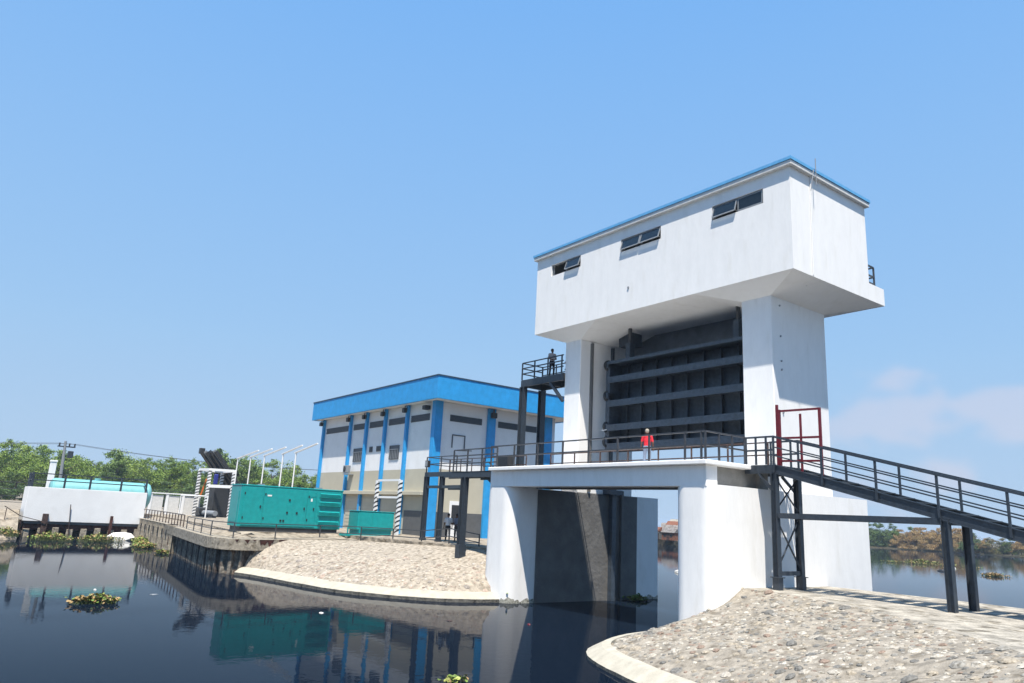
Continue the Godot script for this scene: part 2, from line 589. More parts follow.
# spread stones over a grid surface; returns transforms, largest on screen first
func spread_stones(g: Array, area_step: float, size0: float, size1: float, seed_: int, sink := 0.12) -> Array:
	var r := RandomNumberGenerator.new()
	r.seed = seed_
	var out := []
	var drift := noise(23, 0.11, 3)
	var smear := noise(29, 0.16, 3)
	var cells := {}
	var rows := g.size() - 1
	var cols: int = g[0].size() - 1
	for rr in rows:
		for i in cols:
			var a: Vector3 = g[rr][i]
			var bb: Vector3 = g[rr][i + 1]
			var c: Vector3 = g[rr + 1][i + 1]
			var d: Vector3 = g[rr + 1][i]
			var nn := (bb - a).cross(d - a)
			var cnt := int(nn.length() / (area_step * area_step) * 3.0 + r.randf())
			for k in cnt:
				var u := r.randf()
				var w := r.randf()
				var p := a.lerp(bb, u).lerp(d.lerp(c, u), w)
				var s := lerpf(size0, size1, pow(r.randf(), 2.8))
				var key := Vector2i(floori(p.x / 0.5), floori(p.z / 0.5))
				var ok := true
				for dx in [-1, 0, 1]:
					for dz in [-1, 0, 1]:
						for q in cells.get(key + Vector2i(dx, dz), []):
							if (q[0] as Vector3).distance_to(p) < (q[1] + s) * 0.90: ok = false
				if not ok: continue
				if not cells.has(key): cells[key] = []
				cells[key].append([p, s])
				if r.randf() < smoothstep(0.05, 0.45, smear.get_noise_2d(p.x, p.z)) * 0.45: continue
				var nrm := nn.normalized()
				if nrm.y < 0: nrm = -nrm
				var x := nrm.cross(Vector3(0, 0, 1)).normalized().rotated(nrm, r.randf() * TAU)
				var bs := Basis(x * s * r.randf_range(0.85, 1.2), nrm * s * r.randf_range(0.30, 0.55), x.cross(nrm) * s * r.randf_range(0.75, 1.0))
				var patch := clampf(0.5 + 0.9 * drift.get_noise_2d(p.x, p.z), 0.0, 1.0)
				out.append([Transform3D(bs, p - nrm * s * sink * r.randf_range(0.1, 1.7)), r.randi() % 6, r.randf(), s / p.distance_to(Vector3(0, 4.3, 0)), patch])
	out.sort_custom(func(p, q): return p[3] > q[3])
	return out

# pale stones gather in some patches and dark ones in others
func stone_tone(e: Array) -> int:
	var k := fmod(e[2] * 997.0, 1.0)
	if k < 0.45 * e[4]: return [2, 5, 0][int(e[2] * 331) % 3]
	if k > 1.0 - 0.5 * (1.0 - e[4]): return [4, 3, 1][int(e[2] * 331) % 3]
	return int(e[2] * 613) % 6

func stone_mass(called: String, list: Array, from: int, parent: Node, pal: Array) -> void:
	var b := MB.new()
	b.tinted = true
	for k in range(from, list.size()):
		var e: Array = list[k]
		var tf: Transform3D = e[0]
		var arr: Array = stone_mesh(e[1]).surface_get_arrays(0)
		var vv: PackedVector3Array = arr[Mesh.ARRAY_VERTEX]
		var col: Color = pal[stone_tone(e)]
		var j := 0.8 + 0.4 * fmod(e[2] * 31.7, 1.0)
		b.col = Color(col.r * j, col.g * j, col.b * j)
		for i in range(0, vv.size(), 3):
			b.tri(tf * vv[i], tf * vv[i + 2], tf * vv[i + 1])
	var o := part(called, b, M.stone_tint, parent)
	o.set_meta("kind", "stuff")

func fill(n_: int, a: float, b: float) -> PackedFloat32Array:
	var o := PackedFloat32Array()
	for i in n_: o.append(lerpf(a, b, float(i) / (n_ - 1)))
	return o

const WARM := [Color(0.60, 0.52, 0.42), Color(0.54, 0.47, 0.39), Color(0.64, 0.57, 0.48), Color(0.47, 0.37, 0.30), Color(0.40, 0.36, 0.32), Color(0.62, 0.56, 0.49)]
const COOL := [Color(0.50, 0.44, 0.35), Color(0.38, 0.365, 0.33), Color(0.64, 0.60, 0.52), Color(0.36, 0.27, 0.215), Color(0.24, 0.235, 0.22), Color(0.58, 0.54, 0.47)]

func make_left_land() -> void:
	# flat made ground behind the quay, out to the tree line and beyond
	var p := PackedVector2Array([Vector2(-101, -20.0), Vector2(-92.0, -19.4), Vector2(-74.7, -18.4), Vector2(-62.3, -17.2), Vector2(-53.4, -16.2), Vector2(-51.0, -16.2), Vector2(-50.2, -17.6), Vector2(-51.0, -19.8), Vector2(-50.9, -22.9),
		Vector2(-46.5, -23.6), Vector2(-42.2, -24.2), Vector2(-38.6, -25.0), Vector2(-35.4, -25.8), Vector2(-33.6, -26.4), Vector2(-33.4, -35.0), Vector2(-46, -45), Vector2(-76, -74), Vector2(-130, -128), Vector2(-300, -220), Vector2(-1500, -900), Vector2(-1500, 700), Vector2(-150, 60), Vector2(-97, 20), Vector2(-93, 3), Vector2(-92.9, -4.2), Vector2(-93, -6.9), Vector2(-93, -17.8)])
	var b := MB.new()
	b.prism(p, -2.0, 2.5)
	structure("ground", b, M.sand)
	# sandy shore sloping to the water at the far left
	var sa := resample(PackedVector2Array([Vector2(-89, -6.4), Vector2(-89.5, -3), Vector2(-92, 4), Vector2(-96, 21)]), 24)
	var sb := resample(PackedVector2Array([Vector2(-83, -6.2), Vector2(-81.5, -4.5), Vector2(-81, 3), Vector2(-83, 21)]), 24)
	var sg := ruled(sb, sa, fill(24, -0.15, -0.15), fill(24, 2.52, 2.52), 8, 0.25)
	structure("shore", sheet(sg), M.sand)
	var sc := resample(PackedVector2Array([Vector2(-95, -6.6), Vector2(-95, -3), Vector2(-98, 4), Vector2(-102, 21)]), 24)
	structure("shore_top", sheet(ruled(sa, sc, fill(24, 2.52, 2.52), fill(24, 2.51, 2.51), 2, 0.0)), M.sand)
	# stone-pitched slope with a concrete kerb at the waterline
	var t := thing("stone_embankment", "sandy stone-pitched slope with concrete kerb between quay and white gate pier", "embankment", Vector3(-40, 0, -20))
	var water_line := smooth_line([Vector2(-47.6, -15.1), Vector2(-46.2, -15.6), Vector2(-43.5, -16.1), Vector2(-40.4, -16.6), Vector2(-37.2, -17.4), Vector2(-34.3, -19.25), Vector2(-32.55, -21.2), Vector2(-31.9, -23.4), Vector2(-31.75, -24.1)])
	var N := 46
	var wl := resample(water_line, N)
	var inner := offset_line(wl, -0.7)
	if inner[30].x > wl[30].x: inner = offset_line(wl, 0.7)
	kerb("kerb", wl, inner, 0.42, M.kerb_concrete, t)
	var crest := resample(smooth_line([Vector2(-47.8, -16.6), Vector2(-48.6, -18.6), Vector2(-48.9, -20.8), Vector2(-48.2, -22.9), Vector2(-45.5, -23.7), Vector2(-42.0, -24.3), Vector2(-38.5, -25.2), Vector2(-35.3, -26.1), Vector2(-33.7, -26.2)]), N)
	var g := ruled(inner, crest, fill(N, 0.40, 0.44), fill(N, 2.05, 2.5), 12, 0.16, 0.72)
	part("mortar_bed", sheet(g), M.mortar, t)
	var st := spread_stones(g, 0.32, 0.08, 0.27, 5, 0.12)
	# sand has drifted over the upper stones, so they thin out towards the crest
	var shown := []
	for e in st:
		var hh: float = (e[0] as Transform3D).origin.y
		if e[2] > smoothstep(1.0, 2.2, hh) * 0.95: shown.append(e)
	stone_mass("pitched_stones", shown, 0, t, WARM)
	var g2 := ruled(crest, offset_line(crest, (2.5 if offset_line(crest, 1.0)[30].y < crest[30].y else -2.5)), fill(N, 2.07, 2.52), fill(N, 2.512, 2.515), 3, 0.05)
	part("sandy_verge", sheet(g2), M.sand, t)

func make_right_bank() -> void:
	var t := thing("stone_bank", "grey stone-pitched bank with pale kerb at the near right waterside", "embankment", Vector3(-12, 0, -20))
	var N := 60
	var wl := resample(smooth_line([Vector2(-20.9, -24.6), Vector2(-20.8, -22.6), Vector2(-20.4, -20.3), Vector2(-19.45, -18.35), Vector2(-18.05, -17.15), Vector2(-15.5, -16.1), Vector2(-11.0, -14.6), Vector2(-7.4, -11.2), Vector2(-5.2, -6.5), Vector2(-4.2, -1.0), Vector2(-4.0, 6.0)]), N)
	var inner := offset_line(wl, -0.8)
	if inner[40].x < wl[40].x: inner = offset_line(wl, 0.8)
	kerb("kerb", wl, inner, 0.36, M.kerb_concrete, t)
	var crest := resample(smooth_line([Vector2(-19.8, -25.6), Vector2(-18.3, -25.3), Vector2(-16.2, -24.95), Vector2(-13.2, -24.2), Vector2(-10.0, -22.4), Vector2(-6.5, -18.8), Vector2(-3.5, -14.0), Vector2(-1.6, -8.0), Vector2(-0.8, -2.0), Vector2(-0.6, 6.0)]), N)
	var y1 := PackedFloat32Array()
	for i in N:
		var u := float(i) / (N - 1)
		y1.append(lerpf(1.80, 2.6, pow(u, 1.3)) + 0.25 * smoothstep(0.30, 0.05, u))
	var g := ruled(inner, crest, fill(N, 0.30, 0.34), y1, 14, 0.22, 0.85)
	part("mortar_bed", sheet(g), M.grey_mortar, t)
	var st := spread_stones(g, 0.22, 0.06, 0.24, 8, 0.10)
	var near := []
	var rest := []
	for e in st:
		var sp := (e[0] as Transform3D).origin
		if near.size() < 300 and sp.z < -13.2 and sp.x < -5.2: near.append(e)
		else: rest.append(e)
	for e in near:
		var o := MeshInstance3D.new()
		o.mesh = stone_mesh(e[1])
		o.material_override = M["stone_%d" % stone_tone(e)]
		o.name = "stone"
		o.transform = Transform3D((e[0] as Transform3D).basis, (e[0] as Transform3D).origin - t.position)
		t.add_child(o, true)
	stone_mass("pitched_stones", rest, 0, t, COOL)
	# concrete apron and path behind the stones
	var back := resample(smooth_line([Vector2(-19.6, -31.5), Vector2(-16.2, -31.3), Vector2(-10.7, -31.1), Vector2(0, -30.6), Vector2(12, -29), Vector2(25, -24), Vector2(34, -12), Vector2(38, 6)]), N)
	var y2 := PackedFloat32Array()
	for i in N:
		var u := float(i) / (N - 1)
		y2.append(lerpf(1.80, 2.62, pow(u, 1.3)) + 0.25 * smoothstep(0.30, 0.05, u))
	var g2 := ruled(crest, back, y1, y2, 8, 0.06)
	part("concrete_apron", sheet(g2), M.pale_concrete, t)
	var edge := MB.new()
	for i in N - 1:
		var a: Vector3 = g2[8][i]
		var c: Vector3 = g2[8][i + 1]
		edge.quad(Vector3(c.x, -2, c.z), Vector3(a.x, -2, a.z), a, c)
	part("apron_edge", edge, M.quay_concrete, t)


# ---------------------------------------------------------------- railings
# posts and rails of square tube along a path; heights are measured from the path
func railing(parent: Node, path: Array, posts: Array, high: float, levels: Array, w: float, m: Material) -> void:
	for p in posts:
		barp("post", p, p + Vector3(0, high, 0), w, w, m, parent)
	for h in levels:
		for i in path.size() - 1:
			barp("rail", path[i] + Vector3(0, h, 0), path[i + 1] + Vector3(0, h, 0), w * 0.9, w * 0.9, m, parent)

func along(a: Vector3, b: Vector3, k: int) -> Array:
	var o := []
	for i in k + 1: o.append(a.lerp(b, float(i) / k))
	return o

# ---------------------------------------------------------------- piers, deck
func pier_outline(x0: float, x1: float, z_tip: float, z_back: float, grow := 0.0) -> PackedVector2Array:
	var r := 0.7
	var p := PackedVector2Array([Vector2(x1 + grow, z_back - grow), Vector2(x0 - grow, z_back - grow)])
	for q in [[x0 + r, PI], [x1 - r, PI * 0.5]]:
		for i in 13:
			var a: float = q[1] - PI * 0.5 * i / 12.0
			p.append(Vector2(q[0] + cos(a) * (r + grow), z_tip - r + sin(a) * (r + grow)))
	return p

# algae and scum with a ragged upper edge round the foot of a pier
func tide_mark(poly: PackedVector2Array, high: float, seed_: int) -> MB:
	var b := MB.new()
	var f := noise(seed_, 0.9, 4)
	for i in poly.size():
		var a := poly[i]
		var c := poly[(i + 1) % poly.size()]
		var m := maxi(1, int(a.distance_to(c) / 0.12))
		for k in m:
			var p := a.lerp(c, float(k) / m)
			var q := a.lerp(c, float(k + 1) / m)
			var hp := maxf(0.05, high + f.get_noise_2dv(p * 1.2) * 0.25 + f.get_noise_2dv(p * 9.0) * 0.12)
			var hq := maxf(0.05, high + f.get_noise_2dv(q * 1.2) * 0.25 + f.get_noise_2dv(q * 9.0) * 0.12)
			b.quad(Vector3(q.x, -1, q.y), Vector3(p.x, -1, p.y), Vector3(p.x, hp, p.y), Vector3(q.x, hq, q.y))
	return b

func make_piers_and_deck() -> void:
	var l := thing("gate_pier", "white round-nosed concrete pier left of the gate opening", "pier", Vector3(-32.7, 0, -30))
	var b := MB.new()
	b.prism(pier_outline(-33.64, -31.3, -23.70, -35.1), -3.0, 5.85, true)
	part("pier_wall", b, M.white_paint, l)
	part("stained_foot", tide_mark(pier_outline(-33.64, -31.3, -23.70, -35.1, 0.008), 0.16, 3), M.white_stained, l)
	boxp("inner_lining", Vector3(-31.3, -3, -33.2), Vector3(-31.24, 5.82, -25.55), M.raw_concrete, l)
	barp("guide_rail", Vector3(-31.12, -2, -31.0), Vector3(-31.12, 6.6, -31.0), 0.30, 0.34, M.gate_blue, l, Vector3(1, 0, 0))
	barp("guide_rail", Vector3(-31.16, -2, -31.8), Vector3(-31.16, 6.1, -31.8), 0.16, 0.2, M.raw_concrete, l, Vector3(1, 0, 0))
	boxp("bearing_plate", Vector3(-31.3, 5.85, -31.4), Vector3(-30.7, 6.1, -30.4), M.gate_blue, l)
	boxp("bearing_block", Vector3(-31.9, 5.85, -25.5), Vector3(-31.35, 6.25, -24.75), M.white_paint, l, 0.02)

	var r := thing("gate_pier", "white round-nosed concrete pier right of the gate opening, on the stone bank", "pier", Vector3(-19.5, 0, -30))
	b = MB.new()
	b.prism(pier_outline(-20.44, -18.25, -23.70, -35.2), -3.0, 5.93, true)
	part("pier_wall", b, M.white_paint, r)
	part("stained_foot", tide_mark(pier_outline(-20.44, -18.25, -23.70, -35.2, 0.008), 0.16, 4), M.white_stained, r)

	var d := thing("bridge_deck", "white concrete bridge deck spanning the piers in front of the gate", "deck", Vector3(-26, 6, -25.7))
	boxp("deck_slab", Vector3(-33.11, 6.70, -27.9), Vector3(-18.45, 6.88, -23.45), M.white_paint, d, 0.025)
	boxp("front_beam", Vector3(-33.2, 5.855, -24.42), Vector3(-18.66, 6.697, -23.72), M.white_paint, d, 0.02)
	boxp("rear_beam", Vector3(-33.05, 5.95, -27.85), Vector3(-18.66, 6.697, -27.25), M.deck_raw, d, 0.02)
	for x in [-32.7, -28.9, -24.7, -19.05]:
		boxp("cross_beam", Vector3(x - 0.2, 5.99, -27.24), Vector3(x + 0.2, 6.697, -24.43), M.deck_raw, d)

	var f := thing("deck_railing", "grey steel railing along the front edge of the concrete deck", "railing", Vector3(-26, 6.88, -23.55))
	var pf := []
	for x in [-33.0, -30.95, -29.0, -27.08, -25.25, -23.37, -21.5, -19.57, -18.75]: pf.append(Vector3(x, 6.88, -23.55))
	var c0 := Vector3(-18.55, 6.88, -23.55)
	pf.append(c0)
	railing(f, [Vector3(-33.05, 6.88, -23.55), c0, Vector3(-18.55, 6.88, -26.1)], pf, 1.12, [1.12, 0.58], 0.07, M.rail_grey)
	for z in [-24.4, -25.25, -26.1]: barp("post", Vector3(-18.55, 6.88, z), Vector3(-18.55, 8.0, z), 0.07, 0.07, M.rail_grey, f)
	var k := thing("deck_railing", "low grey steel railing along the rear edge of the deck below the gate", "railing", Vector3(-26, 6.88, -27.8))
	railing(k, [Vector3(-33.05, 6.88, -27.8), Vector3(-18.55, 6.88, -27.8)], along(Vector3(-33.0, 6.88, -27.8), Vector3(-18.6, 6.88, -27.8), 7), 1.08, [1.08, 0.55], 0.06, M.rail_brown)

# ---------------------------------------------------------------- tower
const BX0 := -34.42
const BX1 := -16.76
const BZ0 := -33.8
const BZ1 := -27.33
const BY0 := 15.30
const BY1 := 20.10

func make_tower() -> void:
	var t := thing("gate_tower", "tall white concrete tower with a cantilevered winch room above the gate", "tower", Vector3(-26, 5.9, -30.5))
	boxp("column", Vector3(-32.65, 5.80, -32.8), Vector3(-31.3, 14.73, -28.36), M.white_paint, t, 0.03)
	boxp("column", Vector3(-20.16, 5.88, -32.8), Vector3(-18.58, 14.73, -28.36), M.white_paint, t, 0.03)
	# flared heads
	for q in [[-32.65, -31.3, BX0, -28.97], [-20.16, -18.58, -22.11, BX1]]:
		var b := MB.new()
		b.hexa([Vector3(q[0], 14.71, -28.36), Vector3(q[1], 14.71, -28.36), Vector3(q[1], 14.71, -32.8), Vector3(q[0], 14.71, -32.8),
			Vector3(q[2] + 0.004, BY0, BZ1 - 0.004), Vector3(q[3] - 0.004, BY0, BZ1 - 0.004), Vector3(q[3] - 0.004, BY0, BZ0 - 1.3), Vector3(q[2] + 0.004, BY0, BZ0 - 1.3)])
		part("flared_head", b, M.white_paint, t)
	# walls of the room: front wall with window openings, the others plain
	var w := 0.28
	boxp("floor_slab", Vector3(BX0, BY0 + 0.002, BZ0 - 1.42), Vector3(BX1, BY0 + 0.86, BZ1), M.white_paint, t)
	var fw := MB.new()
	var wins := [[-33.05, -30.40], [-27.12, -24.24], [-20.97, -18.13]]
	var yl := 18.78
	var yh := 19.50
	fw.box(Vector3(BX0, BY0 + 0.86, BZ1 - w), Vector3(BX1, yl, BZ1))
	fw.box(Vector3(BX0, yh, BZ1 - w), Vector3(BX1, BY1, BZ1))
	var x := BX0
	for q in wins:
		fw.box(Vector3(x, yl, BZ1 - w), Vector3(q[0], yh, BZ1))
		x = q[1]
	fw.box(Vector3(x, yl, BZ1 - w), Vector3(BX1, yh, BZ1))
	part("front_wall", fw, M.white_paint, t)
	boxp("side_wall", Vector3(BX1 - w, BY0 + 0.86, BZ0), Vector3(BX1, BY1, BZ1 - w), M.white_paint, t)
	boxp("side_wall", Vector3(BX0, BY0 + 0.86, BZ0), Vector3(BX0 + w, BY1, BZ1 - w), M.white_paint, t)
	boxp("rear_wall", Vector3(BX0 + w, BY0 + 0.86, BZ0), Vector3(BX1 - w, BY1, BZ0 + w), M.white_paint, t)
	boxp("inner_lining", Vector3(BX0 + w + 0.01, BY0 + 0.87, BZ0 + w + 0.01), Vector3(BX1 - w - 0.01, BY1 - 0.01, BZ0 + w + 0.05), M.interior, t)
	var o := 0.18
	boxp("roof_slab", Vector3(BX0 - o, BY1, BZ0 - o), Vector3(BX1 + o, BY1 + 0.22, BZ1 + o), M.trim_grey, t, 0.02)
	var rf := boxp("roof_sheet", Vector3(BX0 - o - 0.04, BY1 + 0.222, BZ0 - o - 0.04), Vector3(BX1 + o + 0.04, BY1 + 0.36, BZ1 + o + 0.04), M.roof_blue, t)
	var n_ := 24
	for i in n_ + 1:
		var xx := lerpf(BX0 - o, BX1 + o, float(i) / n_)
		barp("seam", Vector3(xx, BY1 + 0.365, BZ0 - o - 0.03), Vector3(xx, BY1 + 0.365, BZ1 + o + 0.03), 0.05, 0.03, M.roof_blue, rf)
	# curtain wall behind the gate
	boxp("curtain_wall", Vector3(-31.25, 12.2, -32.6), Vector3(-20.2, BY0, -32.2), M.curtain_blue, t)
	# windows: two top-hung sashes each
	var opening := [[0.0, 0.34], [0.32, 0.34], [0.30, 0.05]]
	for i in 3:
		var q: Array = wins[i]
		var wn := Node3D.new()
		wn.name = "window"
		t.add_child(wn, true)
		wn.position = Vector3(q[0], yl, BZ1) - t.position
		var fr := MB.new()
		var z0 := BZ1 - 0.16
		var z1 := BZ1 - 0.09
		var xm: float = (q[0] + q[1]) * 0.5
		fr.box(Vector3(q[0], yl, z0), Vector3(q[1], yl + 0.05, z1))
		fr.box(Vector3(q[0], yh - 0.05, z0), Vector3(q[1], yh, z1))
		for fx in [q[0], xm - 0.03, q[1] - 0.06]: fr.box(Vector3(fx, yl + 0.05, z0), Vector3(fx + 0.06, yh - 0.05, z1))
		part("frame", fr, M.galvanised, wn)
		for s in 2:
			if i == 0 and s == 0: continue
			var ang: float = opening[i][s]
			var a: float = (q[0] + 0.06) if s == 0 else (xm + 0.03)
			var c: float = (xm - 0.03) if s == 0 else (q[1] - 0.06)
			var top := Vector3(0, yh - 0.06, z1 + 0.02)
			var dn := Vector3(0, -cos(ang), sin(ang)) * (yh - yl - 0.12)
			var A := Vector3(a + 0.02, 0, 0) + top
			var B := Vector3(c - 0.02, 0, 0) + top
			var sash := MB.new()
			for e in [[A, B], [A + dn, B + dn], [A, A + dn], [B, B + dn]]: sash.beam(e[0], e[1], 0.045, 0.05, Vector3(0, sin(ang), cos(ang)))
			part("sash", sash, M.galvanised, wn)
			var gl := MB.new()
			gl.beam(A + dn * 0.02 + Vector3(0.03, 0, 0), A + dn * 0.98 + Vector3(0.03, 0, 0), 0.01, 0.01)
			gl = MB.new()
			var nz := Vector3(0, sin(ang), cos(ang)) * 0.006
			gl.hexa([A + dn + nz, B + dn + nz, B + dn - nz, A + dn - nz, A + nz, B + nz, B - nz, A - nz])
			part("pane", gl, M.glass, wn)
			for ex in [A, B]:
				barp("stay", ex + dn * 0.95, Vector3(ex.x, yl + 0.10, z1), 0.02, 0.02, M.galvanised, wn)
	# balcony rail behind the room
	var br := Node3D.new()
	br.name = "balcony_rail"
	t.add_child(br, true)
	br.position = Vector3(BX1 - 0.1, BY0 + 0.86, BZ0 - 1.3) - t.position
	var cr := Vector3(BX1 - 0.12, BY0 + 0.86, BZ0 - 0.75)
	railing(br, [Vector3(BX1 - 0.12, BY0 + 0.86, BZ0), cr, Vector3(BX0 + 0.1, BY0 + 0.86, BZ0 - 0.75)], along(cr, Vector3(BX0 + 0.1, BY0 + 0.86, BZ0 - 0.75), 8), 1.0, [1.0, 0.5, 0.12], 0.07, M.rail_grey)
	# conduit with lightning rod on the side wall, bolts and stubs on the column
	tubep("conduit", Vector3(BX1 + 0.03, 15.35, -28.85), Vector3(BX1 + 0.03, 20.10, -28.93), 0.03, M.white_metal, t)
	tubep("lightning_rod", Vector3(BX1 + 0.33, 19.6, -28.93), Vector3(BX1 + 0.33, 20.9, -28.93), 0.022, M.galvanised, t)
	tubep("conduit", Vector3(BX1 + 0.03, 19.35, -28.93), Vector3(BX1 + 0.33, 20.3, -28.75), 0.025, M.white_metal, t)
	for y in [14.35, 12.9, 11.75, 11.35, 9.4]:
		tubep("anchor_stub", Vector3(-18.59, y, -29.0), Vector3(-18.53, y, -29.0), 0.045, M.galvanised, t)
	for q in [Vector3(-17.4, 15.15, -29.3), Vector3(-26.5, 16.6, BZ1 + 0.02)]:
		boxp("junction_box", q - Vector3(0.05, 0.05, 0.03), q + Vector3(0.05, 0.05, 0.03), M.galvanised, t)

# ---------------------------------------------------------------- gate
func make_gate() -> void:
	var t := thing("sluice_gate", "raised dark blue steel sluice gate with horizontal girders between tower columns", "gate", Vector3(-26, 8.3, -30))
	var x0 := -30.45
	var x1 := -20.3
	var y0 := 8.25
	var y1 := 13.42
	boxp("skin_plate", Vector3(x0, y0, -30.72), Vector3(x1, y1, -30.66), M.gate_blue, t)
	var lv := [y0 + 0.20, 9.52, 10.90, 12.29, y1 - 0.10]
	for i in lv.size():
		var y: float = lv[i]
		var g := MB.new()
		g.box(Vector3(x0 + 0.35, y - 0.012, -30.66), Vector3(x1, y + 0.012, -29.55))
		var hh := 0.18 if i < 4 else 0.09
		g.box(Vector3(x0 + 0.30, y - hh, -29.55), Vector3(x1, y + hh, -29.50))
		part("girder", g, M.gate_blue, t)
	for i in lv.size() - 1:
		for k in 9:
			var x := lerpf(x0 + 0.9, x1 - 0.5, k / 8.0)
			var rb := MB.new()
			var ya: float = lv[i] + 0.012
			var yb: float = lv[i + 1] - 0.012
			rb.box(Vector3(x - 0.012, ya, -30.66), Vector3(x + 0.012, yb, -30.46))
			rb.box(Vector3(x - 0.05, ya, -30.46), Vector3(x + 0.05, yb, -30.44))
			part("rib", rb, M.gate_blue, t)
	boxp("end_post", Vector3(x0, y0, -30.6), Vector3(x0 + 0.30, y1, -29.65), M.gate_blue, t)
	boxp("end_post", Vector3(x1, y0, -30.6), Vector3(x1 + 0.12, y1, -29.65), M.rust_red, t)
	for y in [y0 + 0.5, 9.6, 11.4, 13.2]:
		var wl := MB.new()
		wl.lathe_x(Vector3(x0 - 0.02, y, -29.75), [Vector2(0, 0), Vector2(0, 0.30), Vector2(0.03, 0.33), Vector2(0.15, 0.33), Vector2(0.18, 0.30), Vector2(0.18, 0)], Vector3(1, 0, 0), 18)
		var wh := part("roller", wl, M.off_black, t)
		boxp("bracket", Vector3(x0 + 0.17, y - 0.16, -30.0), Vector3(x0 + 0.3, y + 0.16, -29.5), M.gate_blue, wh)
	for x in [-29.0, -21.6]:
		boxp("lifting_lug", Vector3(x - 0.16, y1 - 0.05, -30.3), Vector3(x + 0.16, y1 + 1.0, -29.9), M.gate_blue, t)
		tubep("hoist_stem", Vector3(x, y1 + 0.9, -30.1), Vector3(x, 15.8, -30.1), 0.11, M.rail_grey, t)
	boxp("hoist_housing", Vector3(-30.3, 14.45, -31.4), Vector3(-29.3, 15.28, -30.5), M.gate_blue, t)
	boxp("warning_lamp", Vector3(-30.55, 9.38, -29.49), Vector3(-30.15, 9.42, -29.45), M.white_metal, t)
	var s := thing("gate_guide", "dark vertical steel gate guide in the slot of the left tower column", "gate guide", Vector3(-31.2, 6, -30.2))
	barp("channel", Vector3(-31.22, 5.9, -29.2), Vector3(-31.22, 14.6, -29.2), 0.12, 0.2, M.raw_concrete, s, Vector3(1, 0, 0))
	barp("channel", Vector3(-31.22, 5.9, -30.9), Vector3(-31.22, 14.6, -30.9), 0.14, 0.2, M.gate_blue, s, Vector3(1, 0, 0))

